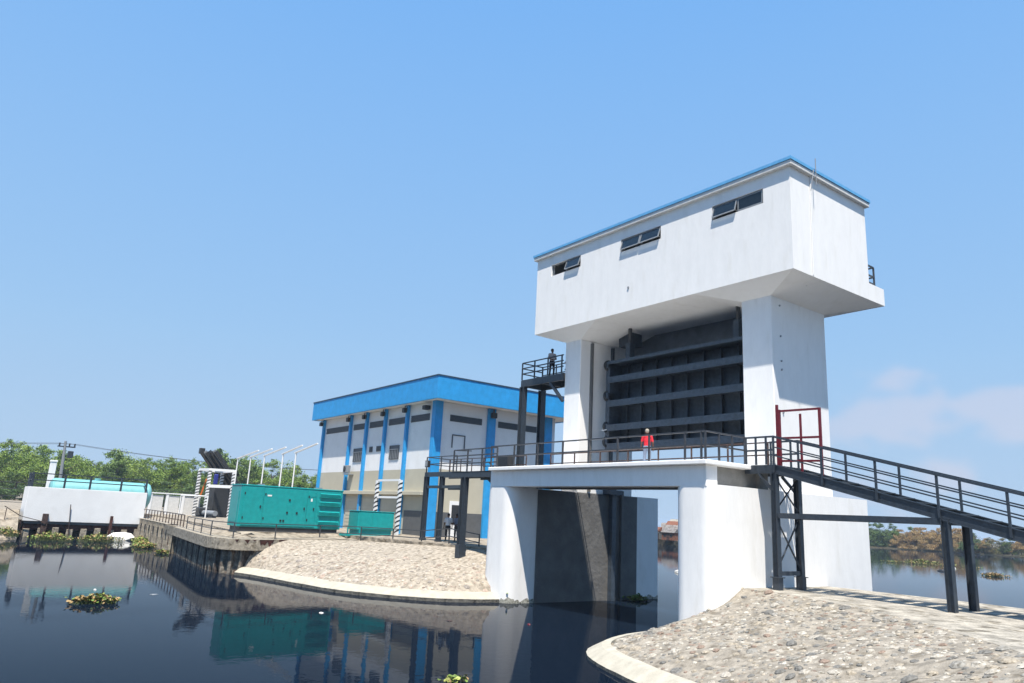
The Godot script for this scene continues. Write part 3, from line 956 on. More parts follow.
# ---------------------------------------------------------------- stairs to the right
func make_right_stairs() -> void:
	var t := thing("access_stair", "dark grey steel stair with railings descending right from the deck", "stair", Vector3(-17.4, 1.85, -27.2))
	var zf := -26.4
	var zr := -28.0
	var top := Vector3(-17.36, 6.88, 0)
	var slope := -0.262
	var x_end := 1.0
	var y_end := 6.88 + slope * (x_end + 17.36)
	# landing between deck and flight
	for z in [zf, zr]:
		barp("landing_beam", Vector3(-18.75, 6.70, z), Vector3(-17.36, 6.70, z), 0.10, 0.34, M.steel_grey, t)
		var sb := MB.new()
		sb.ibeam(Vector3(top.x, 6.70, z), Vector3(x_end, y_end - 0.18, z), 0.12, 0.36, 0.03)
		part("stringer", sb, M.steel_grey, t)
	boxp("landing_plate", Vector3(-18.44, 6.84, zr + 0.05), Vector3(-17.36, 6.87, zf - 0.05), M.steel_grey, t)
	var k := 27
	for i in k:
		var x := lerpf(top.x + 0.3, x_end - 0.3, (i + 0.0) / (k - 1))
		var y := 6.88 + slope * (x - top.x) - 0.06
		boxp("tread", Vector3(x - 0.26, y - 0.02, zr + 0.07), Vector3(x + 0.26, y + 0.02, zf - 0.07), M.steel_grey, t)
	for z in [zf + 0.08, zr - 0.08]:
		var a := Vector3(top.x, 6.88, z)
		var e := Vector3(x_end, y_end, z)
		var posts := []
		var m := 9
		for i in m + 1: posts.append(a.lerp(e, float(i) / m) - Vector3(0, 0.30, 0))
		for p in posts: barp("post", p, p + Vector3(0, 1.42, 0), 0.075, 0.06, M.steel_grey, t)
		for h in [1.12, 0.70, 0.36]:
			var w := 0.085 if h > 1.0 else 0.05
			barp("rail", a + Vector3(0, h, 0), e + Vector3(0, h, 0), w, w, M.steel_grey, t)
		var pl := along(Vector3(-18.65, 6.88, z), Vector3(-17.7, 6.88, z), 2)
		for p in pl: barp("post", p, p + Vector3(0, 1.12, 0), 0.07, 0.06, M.steel_grey, t)
		for h in [1.12, 0.58]: barp("rail", Vector3(-18.7, 6.88 + h, z), Vector3(-17.36, 6.88 + h, z), 0.07, 0.07, M.steel_grey, t)
	# braced support frame
	var g := 2.1
	for z in [zf, zr]:
		var p := MB.new()
		p.ibeam(Vector3(-17.4, g + 0.45, z), Vector3(-17.4, 6.52, z), 0.24, 0.24, 0.022, Vector3(1, 0, 0))
		var pp := part("support_post", p, M.steel_grey, t)
		boxp("base_plate", Vector3(-17.6, g + 0.42, z - 0.2), Vector3(-17.2, g + 0.45, z + 0.2), M.steel_grey, pp)
		boxp("plinth", Vector3(-17.54, g - 0.3, z - 0.14), Vector3(-17.26, g + 0.42, z + 0.14), M.steel_grey, pp)
		barp("knee_brace", Vector3(-18.1, 6.52, z), Vector3(-17.5, 5.85, z), 0.10, 0.10, M.steel_grey, t)
	for q in [[6.35, 5.02], [4.72, 2.75]]:
		barp("cross_brace", Vector3(-17.36, q[0], zf), Vector3(-17.36, q[1], zr), 0.07, 0.02, M.steel_grey, t)
		barp("cross_brace", Vector3(-17.44, q[1], zf), Vector3(-17.44, q[0], zr), 0.07, 0.02, M.steel_grey, t)
	barp("tie_beam", Vector3(-17.4, 2.68, zf - 0.1), Vector3(-17.4, 2.68, zr + 0.1), 0.12, 0.16, M.steel_grey, t)
	barp("tie_beam", Vector3(-17.4, 4.87, zf - 0.1), Vector3(-17.4, 4.87, zr + 0.1), 0.12, 0.16, M.steel_grey, t)
	for z in [zf, zr]:
		barp("long_brace", Vector3(-17.3, 4.88, z), Vector3(-11.2, 4.88, z), 0.14, 0.20, M.steel_grey, t)
		var p := MB.new()
		p.ibeam(Vector3(-11.1, 1.72, z), Vector3(-11.1, 4.95, z), 0.24, 0.24, 0.022, Vector3(1, 0, 0))
		var pp := part("support_post", p, M.steel_grey, t)
		boxp("base_plate", Vector3(-11.32, 1.70, z - 0.2), Vector3(-10.88, 1.96, z + 0.2), M.off_black, pp)
		var p2 := MB.new()
		p2.ibeam(Vector3(-4.6, 1.6, z), Vector3(-4.6, 3.25, z), 0.24, 0.24, 0.022, Vector3(1, 0, 0))
		part("support_post", p2, M.steel_grey, t)
	# red frame standing on the landing
	var r := thing("red_gate_frame", "red steel frame standing at the head of the stair", "frame", Vector3(-16.3, 6.9, -26.9))
	var z := -26.75
	barp("upright", Vector3(-17.42, 6.87, z), Vector3(-17.42, 9.35, z), 0.09, 0.09, M.red_paint, r)
	barp("upright", Vector3(-17.32, 6.87, z), Vector3(-17.32, 9.14, z), 0.09, 0.09, M.red_paint, r)
	barp("upright", Vector3(-15.55, 6.45, z), Vector3(-15.55, 9.08, z), 0.09, 0.09, M.red_paint, r)
	barp("upright", Vector3(-16.38, 6.6, z), Vector3(-16.38, 8.9, z), 0.07, 0.07, M.red_paint, r)
	for y in [9.08, 7.97, 7.05]: barp("rail", Vector3(-17.36, y, z), Vector3(-15.5, y - 0.04, z), 0.08, 0.08, M.red_paint, r)

# ---------------------------------------------------------------- steel walkway to the left
func make_left_walkway() -> void:
	var t := thing("steel_walkway", "dark steel landing on posts joining the deck from the left", "walkway", Vector3(-37, 2.4, -25))
	boxp("floor_plate", Vector3(-37.6, 6.68, -26.2), Vector3(-33.12, 6.72, -24.0), M.steel_grey, t)
	boxp("far_plate", Vector3(-44.1, 6.93, -28.0), Vector3(-39.9, 6.97, -26.0), M.steel_grey, t)
	boxp("link_plate", Vector3(-40.3, 6.80, -26.6), Vector3(-37.4, 6.84, -25.2), M.steel_grey, t)
	for z in [-24.05, -26.15]:
		barp("edge_beam", Vector3(-37.6, 6.58, z), Vector3(-33.12, 6.58, z), 0.10, 0.34, M.steel_grey, t)
	for z in [-26.02, -27.95]: barp("edge_beam", Vector3(-44.1, 6.82, z), Vector3(-39.9, 6.82, z), 0.10, 0.30, M.steel_grey, t)
	barp("edge_beam", Vector3(-40.3, 6.68, -25.2), Vector3(-37.5, 6.66, -25.2), 0.10, 0.32, M.steel_grey, t)
	for q in [[-44.0, -26.1, 0.28], [-42.0, -26.1, 0.28], [-36.3, -24.1, 0.36]]:
		var w: float = q[2]
		var big: bool = w > 0.35
		var y0 := 2.2 if big else 2.5
		var p := MB.new()
		p.ibeam(Vector3(q[0], y0, q[1]), Vector3(q[0], 6.42 if big else 6.7, q[1]), w, w, 0.03, Vector3(1, 0, 0))
		var pp := part("support_post", p, M.steel_grey, t)
		boxp("foot", Vector3(q[0] - w * 0.62, y0 - 0.3, q[1] - w * 0.62), Vector3(q[0] + w * 0.62, y0 + (0.42 if big else 0.15), q[1] + w * 0.62), M.steel_grey, pp)
	for z in [-26.1, -27.9]: barp("tie_beam", Vector3(-44.0, 6.0, z), Vector3(-42.0, 6.0, z), 0.12, 0.18, M.steel_grey, t)
	barp("tie_beam", Vector3(-42.0, 6.0, -26.1), Vector3(-36.3, 5.9, -24.2), 0.12, 0.18, M.steel_grey, t)
	var r := [Vector3(-37.55, 6.72, -24.05), Vector3(-33.15, 6.72, -24.05)]
	railing(t, r, along(r[0], r[1], 3), 1.3, [1.3, 0.95, 0.5], 0.07, M.rail_grey)
	railing(t, [Vector3(-37.5, 6.8, -25.25), Vector3(-37.55, 6.72, -24.05)], [], 1.3, [1.3, 0.65], 0.06, M.rail_grey)
	var q2 := [Vector3(-44.05, 6.97, -27.9), Vector3(-44.05, 6.97, -26.05), Vector3(-40.3, 6.97, -26.05)]
	railing(t, q2, [q2[0], q2[1], Vector3(-42.2, 6.97, -26.05), q2[2]], 1.02, [1.02, 0.55], 0.06, M.rail_grey)
	railing(t, [Vector3(-44.05, 6.97, -27.9), Vector3(-39.95, 6.97, -27.9)], along(Vector3(-44.0, 6.97, -27.9), Vector3(-39.95, 6.97, -27.9), 3), 1.02, [1.02, 0.55], 0.05, M.rail_brown)
	railing(t, [Vector3(-37.4, 6.7, -26.15), Vector3(-33.2, 6.7, -26.15)], along(Vector3(-37.3, 6.7, -26.15), Vector3(-33.2, 6.7, -26.15), 3), 1.05, [1.05, 0.55], 0.05, M.rail_brown)
	var lb := boxp("lamp_box", Vector3(-43.9, 7.3, -26.0), Vector3(-43.5, 7.75, -25.8), M.off_black, t, 0.02)
	boxp("lens", Vector3(-43.85, 7.35, -25.8), Vector3(-43.55, 7.7, -25.785), M.galvanised, lb)
	# flight down towards the yard
	for x in [-36.9, -35.6]:
		barp("stringer", Vector3(x, 6.55, -26.2), Vector3(x, 2.5, -32.0), 0.08, 0.28, M.steel_grey, t)
		for h in [0.9, 0.45]: barp("rail", Vector3(x, 6.55 + h, -26.2), Vector3(x, 2.5 + h, -32.0), 0.05, 0.05, M.steel_grey, t)
	for i in 18:
		var u := (i + 0.5) / 18.0
		var c := Vector3(-36.25, 6.6, -26.2).lerp(Vector3(-36.25, 2.55, -32.0), u)
		boxp("tread", c - Vector3(0.6, 0.02, 0.14), c + Vector3(0.6, 0.02, 0.14), M.steel_grey, t)
	# control cabinets on the walkway and deck
	var c1 := thing("control_cabinet", "small dark control cabinet on the steel walkway beside the deck", "cabinet", Vector3(-34.6, 6.72, -25.7))
	boxp("cabinet_body", Vector3(-35.1, 7.0, -25.9), Vector3(-34.1, 7.75, -25.5), M.off_black, c1, 0.02)
	for x in [-35.0, -34.2]: boxp("leg", Vector3(x - 0.04, 6.72, -25.8), Vector3(x + 0.04, 7.0, -25.6), M.steel_grey, c1)

# ---------------------------------------------------------------- upper platform on the tower's left
func make_upper_platform() -> void:
	var t := thing("upper_platform", "dark steel platform high on the tower's left column, on two tall posts", "platform", Vector3(-35, 2.4, -29))
	var y := 12.85
	var x0 := -36.7
	var x1 := -32.66
	var zf := -28.25
	var zr := -29.9
	boxp("floor_plate", Vector3(x0, y - 0.05, zr), Vector3(x1, y, zf), M.steel_grey, t)
	for z in [zf, zr]: barp("edge_beam", Vector3(x0, y - 0.24, z), Vector3(x1, y - 0.24, z), 0.12, 0.42, M.steel_grey, t)
	for x in [x0 + 0.06, -34.7]: barp("edge_beam", Vector3(x, y - 0.24, zf), Vector3(x, y - 0.24, zr), 0.12, 0.38, M.steel_grey, t)
	for z in [zf - 0.05, zr + 0.05]:
		var p := MB.new()
		p.ibeam(Vector3(x0 + 0.15, 2.4, z), Vector3(x0 + 0.15, y - 0.45, z), 0.36, 0.36, 0.03, Vector3(1, 0, 0))
		part("support_post", p, M.steel_grey, t)
		barp("knee_brace", Vector3(-33.9, y - 0.45, z), Vector3(-32.7, y - 1.7, z), 0.16, 0.16, M.steel_grey, t)
	var path := [Vector3(x0 + 0.05, y, zr), Vector3(x0 + 0.05, y, zf + 0.03), Vector3(x1, y, zf + 0.03)]
	railing(t, path, [path[0], path[1], Vector3(-35.4, y, zf + 0.03), Vector3(-34.1, y, zf + 0.03), Vector3(-32.8, y, zf + 0.03)], 1.1, [1.1, 0.75, 0.4], 0.07, M.steel_grey)
	railing(t, [Vector3(x0 + 0.05, y, zr), Vector3(-33.9, y, zr)], along(Vector3(x0 + 0.05, y, zr), Vector3(-33.9, y, zr), 2), 1.1, [1.1, 0.55], 0.06, M.steel_grey)
	# flight up to the winch room
	for x in [-33.75, -32.75]:
		barp("stringer", Vector3(x, y - 0.1, zr), Vector3(x, 15.9, -34.4), 0.08, 0.26, M.steel_grey, t)
		for h in [0.95, 0.5]: barp("rail", Vector3(x, y + h, zr + 0.6), Vector3(x, 15.9 + h, -34.4), 0.06, 0.06, M.steel_grey, t)
	for i in 14:
		var c := Vector3(-33.25, y, zr).lerp(Vector3(-33.25, 16.0, -34.4), (i + 0.5) / 14.0)
		boxp("tread", c - Vector3(0.46, 0.02, 0.14), c + Vector3(0.46, 0.02, 0.14), M.steel_grey, t)

# ---------------------------------------------------------------- pump house
func make_pump_house() -> void:
	var t := thing("pump_house", "two-storey white and beige pump house with a bright blue parapet and pilasters", "building", Vector3(-62, 2.5, -36))
	var x0 := -72.8
	var x1 := -50.5
	var z0 := -42.9
	var z1 := -30.4
	var yb := 7.72
	boxp("lower_wall", Vector3(x0, 2.0, z0), Vector3(x1, yb, z1), M.beige_paint, t)
	boxp("upper_wall", Vector3(x0, yb + 0.002, z0), Vector3(x1, 13.1, z1), M.house_white, t)
	boxp("plinth_band", Vector3(-54.5, 2.0, z0 - 0.03), Vector3(x1 + 0.03, 4.4, z1 + 0.03), M.dark_wall, t)
	# parapet: hollow ring of blue fascia with a soffit and a dark coping
	var p0 := Vector3(-73.75, 13.06, -44.7)
	var p1 := Vector3(-48.85, 14.86, -29.35)
	boxp("soffit", Vector3(p0.x + 0.01, 13.12, p0.z + 0.01), Vector3(p1.x - 0.01, 13.3, p1.z - 0.01), M.house_white, t)
	var w := 0.18
	boxp("fascia", Vector3(p0.x, p0.y, p1.z - w), Vector3(p1.x, p1.y, p1.z), M.house_blue, t, 0.01)
	boxp("fascia", Vector3(p0.x, p0.y, p0.z), Vector3(p1.x, p1.y, p0.z + w), M.house_blue, t, 0.01)
	boxp("fascia", Vector3(p1.x - w, p0.y, p0.z + w), Vector3(p1.x, p1.y, p1.z - w), M.house_blue, t, 0.01)
	boxp("fascia", Vector3(p0.x, p0.y, p0.z + w), Vector3(p0.x + w, p1.y, p1.z - w), M.house_blue, t, 0.01)
	var cp := MB.new()
	var e := 0.05
	cp.box(Vector3(p0.x - e, p1.y + 0.002, p1.z - w - e), Vector3(p1.x + e, p1.y + 0.09, p1.z + e))
	cp.box(Vector3(p0.x - e, p1.y + 0.002, p0.z - e), Vector3(p1.x + e, p1.y + 0.09, p0.z + w + e))
	cp.box(Vector3(p1.x - w - e, p1.y + 0.002, p0.z + w + e), Vector3(p1.x + e, p1.y + 0.09, p1.z - w - e))
	cp.box(Vector3(p0.x - e, p1.y + 0.002, p0.z + w + e), Vector3(p0.x + w + e, p1.y + 0.09, p1.z - w - e))
	part("coping", cp, M.roof_dark, t)
	boxp("flat_roof", Vector3(p0.x + w, 13.9, p0.z + w), Vector3(p1.x - w, 14.0, p1.z - w), M.deck_raw, t)
	boxp("roof_vent", Vector3(-71.4, 14.0, -32.4), Vector3(-71.1, 15.6, -32.1), M.off_black, t)
	# pilasters on the long side
	var px := [-72.55, -66.1, -62.65, -58.95, -55.0]
	for x in px:
		boxp("pilaster", Vector3(x - 0.165, 2.0, z1), Vector3(x + 0.165, 13.11, z1 + 0.26), M.house_blue, t, 0.015)
		var fl := boxp("floodlight", Vector3(x - 0.2, 12.45, z1 + 0.34), Vector3(x + 0.2, 12.85, z1 + 0.62), M.off_black, t, 0.03)
		boxp("bracket", Vector3(x - 0.04, 12.85, z1 + 0.40), Vector3(x + 0.04, 13.05, z1 + 0.46), M.off_black, fl)
	boxp("corner_pilaster", Vector3(x1 - 0.30, 2.0, z1 - 0.45), Vector3(x1 + 0.26, 13.11, z1 + 0.26), M.house_blue, t, 0.02)
	for z in [-35.75, -42.0]:
		boxp("pilaster", Vector3(x1, 2.0, z - 0.38), Vector3(x1 + 0.26, 13.11, z + 0.38), M.house_blue, t, 0.015)
	var fl2 := boxp("floodlight", Vector3(x1 + 0.34, 12.3, -36.0), Vector3(x1 + 0.62, 12.75, -35.5), M.off_black, t, 0.03)
	boxp("bracket", Vector3(x1 + 0.40, 12.75, -35.8), Vector3(x1 + 0.46, 13.05, -35.7), M.off_black, fl2)
	boxp("camera_housing", Vector3(-51.95, 12.45, z1 + 0.05), Vector3(-51.4, 12.8, z1 + 0.55), M.off_black, t, 0.04)
	# high louvre strips
	for q in [[-72.0, -66.6], [-65.6, -63.1], [-62.2, -59.4], [-58.45, -55.5], [-54.5, -51.5]]:
		louvre(t, Vector3(q[0], 11.62, z1), Vector3(q[1], 12.18, z1), Vector3(0, 0, 1))
	for q in [[-31.7, -34.85], [-36.55, -40.75]]:
		louvre(t, Vector3(x1, 11.62, q[0]), Vector3(x1, 12.15, q[1]), Vector3(1, 0, 0))
	# barred windows and small openings
	for q in [[-65.1, -63.0, 8.62, 9.85], [-57.9, -56.2, 8.62, 9.82]]:
		var wn := Node3D.new()
		wn.name = "window"
		t.add_child(wn, true)
		wn.position = Vector3(q[0], q[2], z1) - t.position
		boxp("pane", Vector3(q[0] + 0.06, q[2] + 0.06, z1 + 0.01), Vector3(q[1] - 0.06, q[3] - 0.06, z1 + 0.03), M.louvre_grey, wn)
		var fr := MB.new()
		fr.box(Vector3(q[0], q[2], z1 + 0.002), Vector3(q[1], q[2] + 0.06, z1 + 0.07)); fr.box(Vector3(q[0], q[3] - 0.06, z1 + 0.002), Vector3(q[1], q[3], z1 + 0.07))
		fr.box(Vector3(q[0], q[2] + 0.06, z1 + 0.002), Vector3(q[0] + 0.06, q[3] - 0.06, z1 + 0.07)); fr.box(Vector3(q[1] - 0.06, q[2] + 0.06, z1 + 0.002), Vector3(q[1], q[3] - 0.06, z1 + 0.07))
		part("frame", fr, M.louvre_grey, wn)
		for k in 6:
			var x: float = lerpf(q[0] + 0.15, q[1] - 0.15, k / 5.0)
			barp("bar", Vector3(x, q[2] + 0.03, z1 + 0.09), Vector3(x, q[3] - 0.35, z1 + 0.09), 0.05, 0.03, M.galvanised, wn)
		barp("bar", Vector3(q[0], q[3] - 0.35, z1 + 0.10), Vector3(q[1], q[3] - 0.35, z1 + 0.10), 0.03, 0.05, M.galvanised, wn)
	for q in [[-61.85, -61.25, 9.4, 9.9], [-60.45, -59.3, 9.42, 9.9]]:
		var wn := boxp("small_window", Vector3(q[0], q[2], z1 + 0.002), Vector3(q[1], q[3], z1 + 0.05), M.louvre_grey, t)
		boxp("pane", Vector3(q[0] + 0.07, q[2] + 0.07, z1 + 0.05), Vector3(q[1] - 0.07, q[3] - 0.07, z1 + 0.06), M.off_black, wn)
	boxp("ledge", Vector3(-66.4, 5.62, z1), Vector3(-51.2, 5.92, z1 + 0.5), M.beige_paint, t, 0.02)
	# shutter bays below the ledge
	for q in [[-65.6, -63.1], [-62.2, -59.4], [-58.5, -55.5]]:
		var sh := boxp("shutter", Vector3(q[0], 2.5, z1 + 0.002), Vector3(q[1], 5.35, z1 + 0.04), M.beige_paint, t)
		for k in 9:
			boxp("slat", Vector3(q[0] + 0.05, 2.5 + k * 0.31, z1 + 0.04), Vector3(q[1] - 0.05, 2.5 + k * 0.31 + 0.24, z1 + 0.065), M.beige_paint, sh)
	# end wall: door, window boxes, pipes
	var dr := boxp("door", Vector3(x1 + 0.002, 2.5, -33.6), Vector3(x1 + 0.06, 5.3, -32.2), M.house_white, t)
	boxp("door_panel", Vector3(x1 + 0.06, 3.5, -33.4), Vector3(x1 + 0.075, 5.0, -32.4), M.off_black, dr)
	boxp("handle", Vector3(x1 + 0.06, 3.3, -33.5), Vector3(x1 + 0.12, 3.4, -33.3), M.galvanised, dr)
	for k in 5:
		boxp("vent_slat", Vector3(x1 + 0.002, 5.1 + k * 0.34, -39.6), Vector3(x1 + 0.08, 5.1 + k * 0.34 + 0.16, -36.8), M.trim_grey, t)
	boxp("roller_door", Vector3(x1 + 0.035, 2.5, -40.9), Vector3(x1 + 0.06, 4.9, -36.6), M.dark_wall, t)
	var hf := MB.new()
	for q in [[-32.0, -32.08], [-33.2, -33.28]]: hf.box(Vector3(x1 + 0.002, 9.5, q[1]), Vector3(x1 + 0.06, 10.5, q[0]))
	hf.box(Vector3(x1 + 0.002, 10.5, -33.28), Vector3(x1 + 0.06, 10.58, -32.0))
	part("pipe_frame", hf, M.louvre_grey, t)
	# air conditioner on the wall
	var ac := thing("air_conditioner", "small white air conditioner unit on the pump house wall", "air conditioner", Vector3(-65.2, 7.6, z1 + 0.3))
	boxp("casing", Vector3(-65.6, 7.55, z1 + 0.36), Vector3(-64.7, 8.25, z1 + 0.72), M.galvanised, ac, 0.03)
	var fn := MB.new()
	fn.lathe_x(Vector3(-65.25, 7.9, z1 + 0.72), [Vector2(0.0, 0.27), Vector2(0.02, 0.27), Vector2(0.02, 0.0)], Vector3(0, 0, 1), 14)
	part("fan", fn, M.off_black, ac)
	boxp("bracket", Vector3(-65.6, 7.4, z1), Vector3(-64.7, 7.5, z1 + 0.7), M.galvanised, ac)

func louvre(t: Node, a: Vector3, b: Vector3, out: Vector3) -> void:
	var s := out * 0.012
	var lo := Vector3(minf(a.x, b.x), a.y, minf(a.z, b.z))
	var hi := Vector3(maxf(a.x, b.x), b.y, maxf(a.z, b.z))
	var o := boxp("louvre_strip", lo + out * 0.002, hi + out * 0.03, M.louvre_grey, t)
	var sl := MB.new()
	for k in 4:
		var y := lerpf(a.y + 0.08, b.y - 0.08, k / 3.0)
		sl.beam(Vector3(a.x, y, a.z) + out * 0.06 + s, Vector3(b.x, y, b.z) + out * 0.06, 0.06, 0.02)
	part("slats", sl, M.louvre_grey, o)

# ---------------------------------------------------------------- generators
func make_generators() -> void:
	var t := thing("generator_set", "long teal container generator set on the quay", "generator", Vector3(-52.4, 2.5, -19.7))
	var x1 := -51.0
	var x0 := -53.2
	var z1 := -15.95
	var z0 := -23.3
	var y0 := 2.78
	var y1 := 5.50
	boxp("enclosure", Vector3(x0, y0, z0), Vector3(x1, y1, z1), M.teal_paint, t, 0.04)
	boxp("skid", Vector3(x0 + 0.05, 2.5, z0 + 0.2), Vector3(x1 - 0.05, y0 - 0.002, z1 - 0.2), M.off_black, t)
	boxp("roof_cap", Vector3(x0 - 0.03, y1 - 0.02, z0 - 0.03), Vector3(x1 + 0.03, y1 + 0.06, z1 + 0.03), M.teal_paint, t, 0.02)
	for q in [[-16.15, -17.5], [-17.55, -20.6], [-20.65, -21.3]]:
		var d := boxp("door", Vector3(x1 + 0.002, y0 + 0.12, q[1]), Vector3(x1 + 0.035, y1 - 0.10, q[0]), M.teal_paint, t, 0.01)
		boxp("handle", Vector3(x1 + 0.035, 4.05, q[1] + 0.12), Vector3(x1 + 0.075, 4.22, q[1] + 0.20), M.black, d)
		for y in [3.3, 4.9]: boxp("hinge", Vector3(x1 + 0.035, y, q[0] - 0.10), Vector3(x1 + 0.06, y + 0.15, q[0] - 0.03), M.black, d)
	for y in [3.05, 3.72, 4.40, 4.98]:
		var l := boxp("louvre", Vector3(x1 + 0.002, y, -23.2), Vector3(x1 + 0.03, y + (0.30 if y < 4.9 else 0.22), -21.5), M.teal_paint, t)
		for k in 4: barp("slat", Vector3(x1 + 0.075, y + 0.03 + k * 0.075, -23.1), Vector3(x1 + 0.075, y + 0.03 + k * 0.075, -21.55), 0.10, 0.012, M.teal_paint, l, Vector3(0.75, 1, 0))
	boxp("louvre", Vector3(x1 + 0.037, 4.98, -21.25), Vector3(x1 + 0.05, 5.2, -20.7), M.teal_paint, t)
	for q in [Vector2(-19.4, 4.6), Vector2(-19.3, 3.75), Vector2(-20.0, 3.75), Vector2(-18.9, 3.2), Vector2(-19.1, 3.2)]:
		boxp("latch", Vector3(x1 + 0.036, q.y, q.x), Vector3(x1 + 0.07, q.y + 0.13, q.x + 0.12), M.black, t)
	boxp("badge", Vector3(x1 + 0.036, 4.85, -18.05), Vector3(x1 + 0.045, 4.95, -17.75), M.plastic_white, t)
	boxp("badge", Vector3(x1 + 0.036, 4.65, -21.0), Vector3(x1 + 0.045, 4.85, -20.88), M.plastic_white, t)
	boxp("air_grille", Vector3(x0 + 0.35, y0 + 0.3, z1 + 0.002), Vector3(x1 - 0.35, y1 - 0.4, z1 + 0.03), M.teal_paint, t)
	for q in [-17.6, -21.8]: barp("lifting_eye", Vector3(x0 + 0.4, y1 + 0.12, q), Vector3(x1 - 0.4, y1 + 0.12, q), 0.06, 0.1, M.galvanised, t)

	var s := thing("generator_set", "small teal generator set in front of the striped pipe frame", "generator", Vector3(-50.6, 2.5, -25.6))
	boxp("enclosure", Vector3(-51.6, 2.85, -27.1), Vector3(-50.0, 4.15, -24.2), M.teal_paint, s, 0.04)
	boxp("roof_cap", Vector3(-51.63, 4.152, -27.13), Vector3(-49.97, 4.2, -24.17), M.teal_paint, s, 0.015)
	boxp("skid", Vector3(-51.5, 2.55, -27.0), Vector3(-50.1, 2.848, -24.3), M.teal_paint, s)
	for z in [-24.7, -26.4]: boxp("foot", Vector3(-51.45, 2.5, z - 0.25), Vector3(-50.12, 2.548, z + 0.25), M.off_black, s)
	for q in [[-24.35, -25.3], [-25.35, -26.95]]: boxp("door", Vector3(-49.998, 2.95, q[1]), Vector3(-49.975, 4.05, q[0]), M.teal_paint, s, 0.008)
	tubep("exhaust", Vector3(-50.6, 4.2, -24.5), Vector3(-50.6, 4.5, -24.5), 0.06, M.galvanised, s)
	var f := thing("pipe_cradle", "low teal steel frame on the ground between the generators", "cradle", Vector3(-49.5, 2.5, -24))
	for z in [-23.0, -25.5]: barp("cross_member", Vector3(-50.2, 2.5, z), Vector3(-48.9, 2.5, z), 0.1, 0.14, M.teal_paint, f)
	for x in [-50.1, -49.0]: barp("side_member", Vector3(x, 2.5, -22.9), Vector3(x, 2.5, -25.6), 0.1, 0.14, M.teal_paint, f)
	for z in [-23.0, -23.9]: barp("upright", Vector3(-49.0, 2.5, z), Vector3(-49.0, 3.1, z), 0.08, 0.08, M.teal_paint, f)

# one post banded in black and white: each band is its own piece
func striped_post(parent: Node, a: Vector3, h: float, w: float) -> void:
	boxp("post", a - Vector3(w * 0.5, 0, w * 0.5), a + Vector3(w * 0.5, h, w * 0.5), M.white_metal, parent)
	var n_ := int(h / 0.36)
	for k in n_:
		var y := a.y + 0.1 + k * 0.36
		var b := MB.new()
		var q := w * 0.5 + 0.006
		# slanted band wrapped round the post
		b.hexa([Vector3(a.x - q, y, a.z + q), Vector3(a.x + q, y + 0.12, a.z + q), Vector3(a.x + q, y + 0.22, a.z - q), Vector3(a.x - q, y + 0.10, a.z - q),
			Vector3(a.x - q, y + 0.13, a.z + q), Vector3(a.x + q, y + 0.25, a.z + q), Vector3(a.x + q, y + 0.35, a.z - q), Vector3(a.x - q, y + 0.23, a.z - q)])
		part("band", b, M.black, parent)

func pile(called: String, a: Vector2, b: Vector2, y0: float, y1: float, depth: float, m: Material, parent: Node) -> void:
	# one trough-shaped sheet pile between two points along the wall; the trough faces the water
	var d := (b - a)
	var out := Vector2(-d.y, d.x).normalized() * depth
	var pts := [a, a.lerp(b, 0.16), a.lerp(b, 0.30) - out, a.lerp(b, 0.70) - out, a.lerp(b, 0.84), b]
	var g := MB.new()
	for i in 5:
		var p: Vector2 = pts[i]
		var q: Vector2 = pts[i + 1]
		g.quad(Vector3(p.x, y0, p.y), Vector3(q.x, y0, q.y), Vector3(q.x, y1, q.y), Vector3(p.x, y1, p.y))
	part(called, g, m, parent)

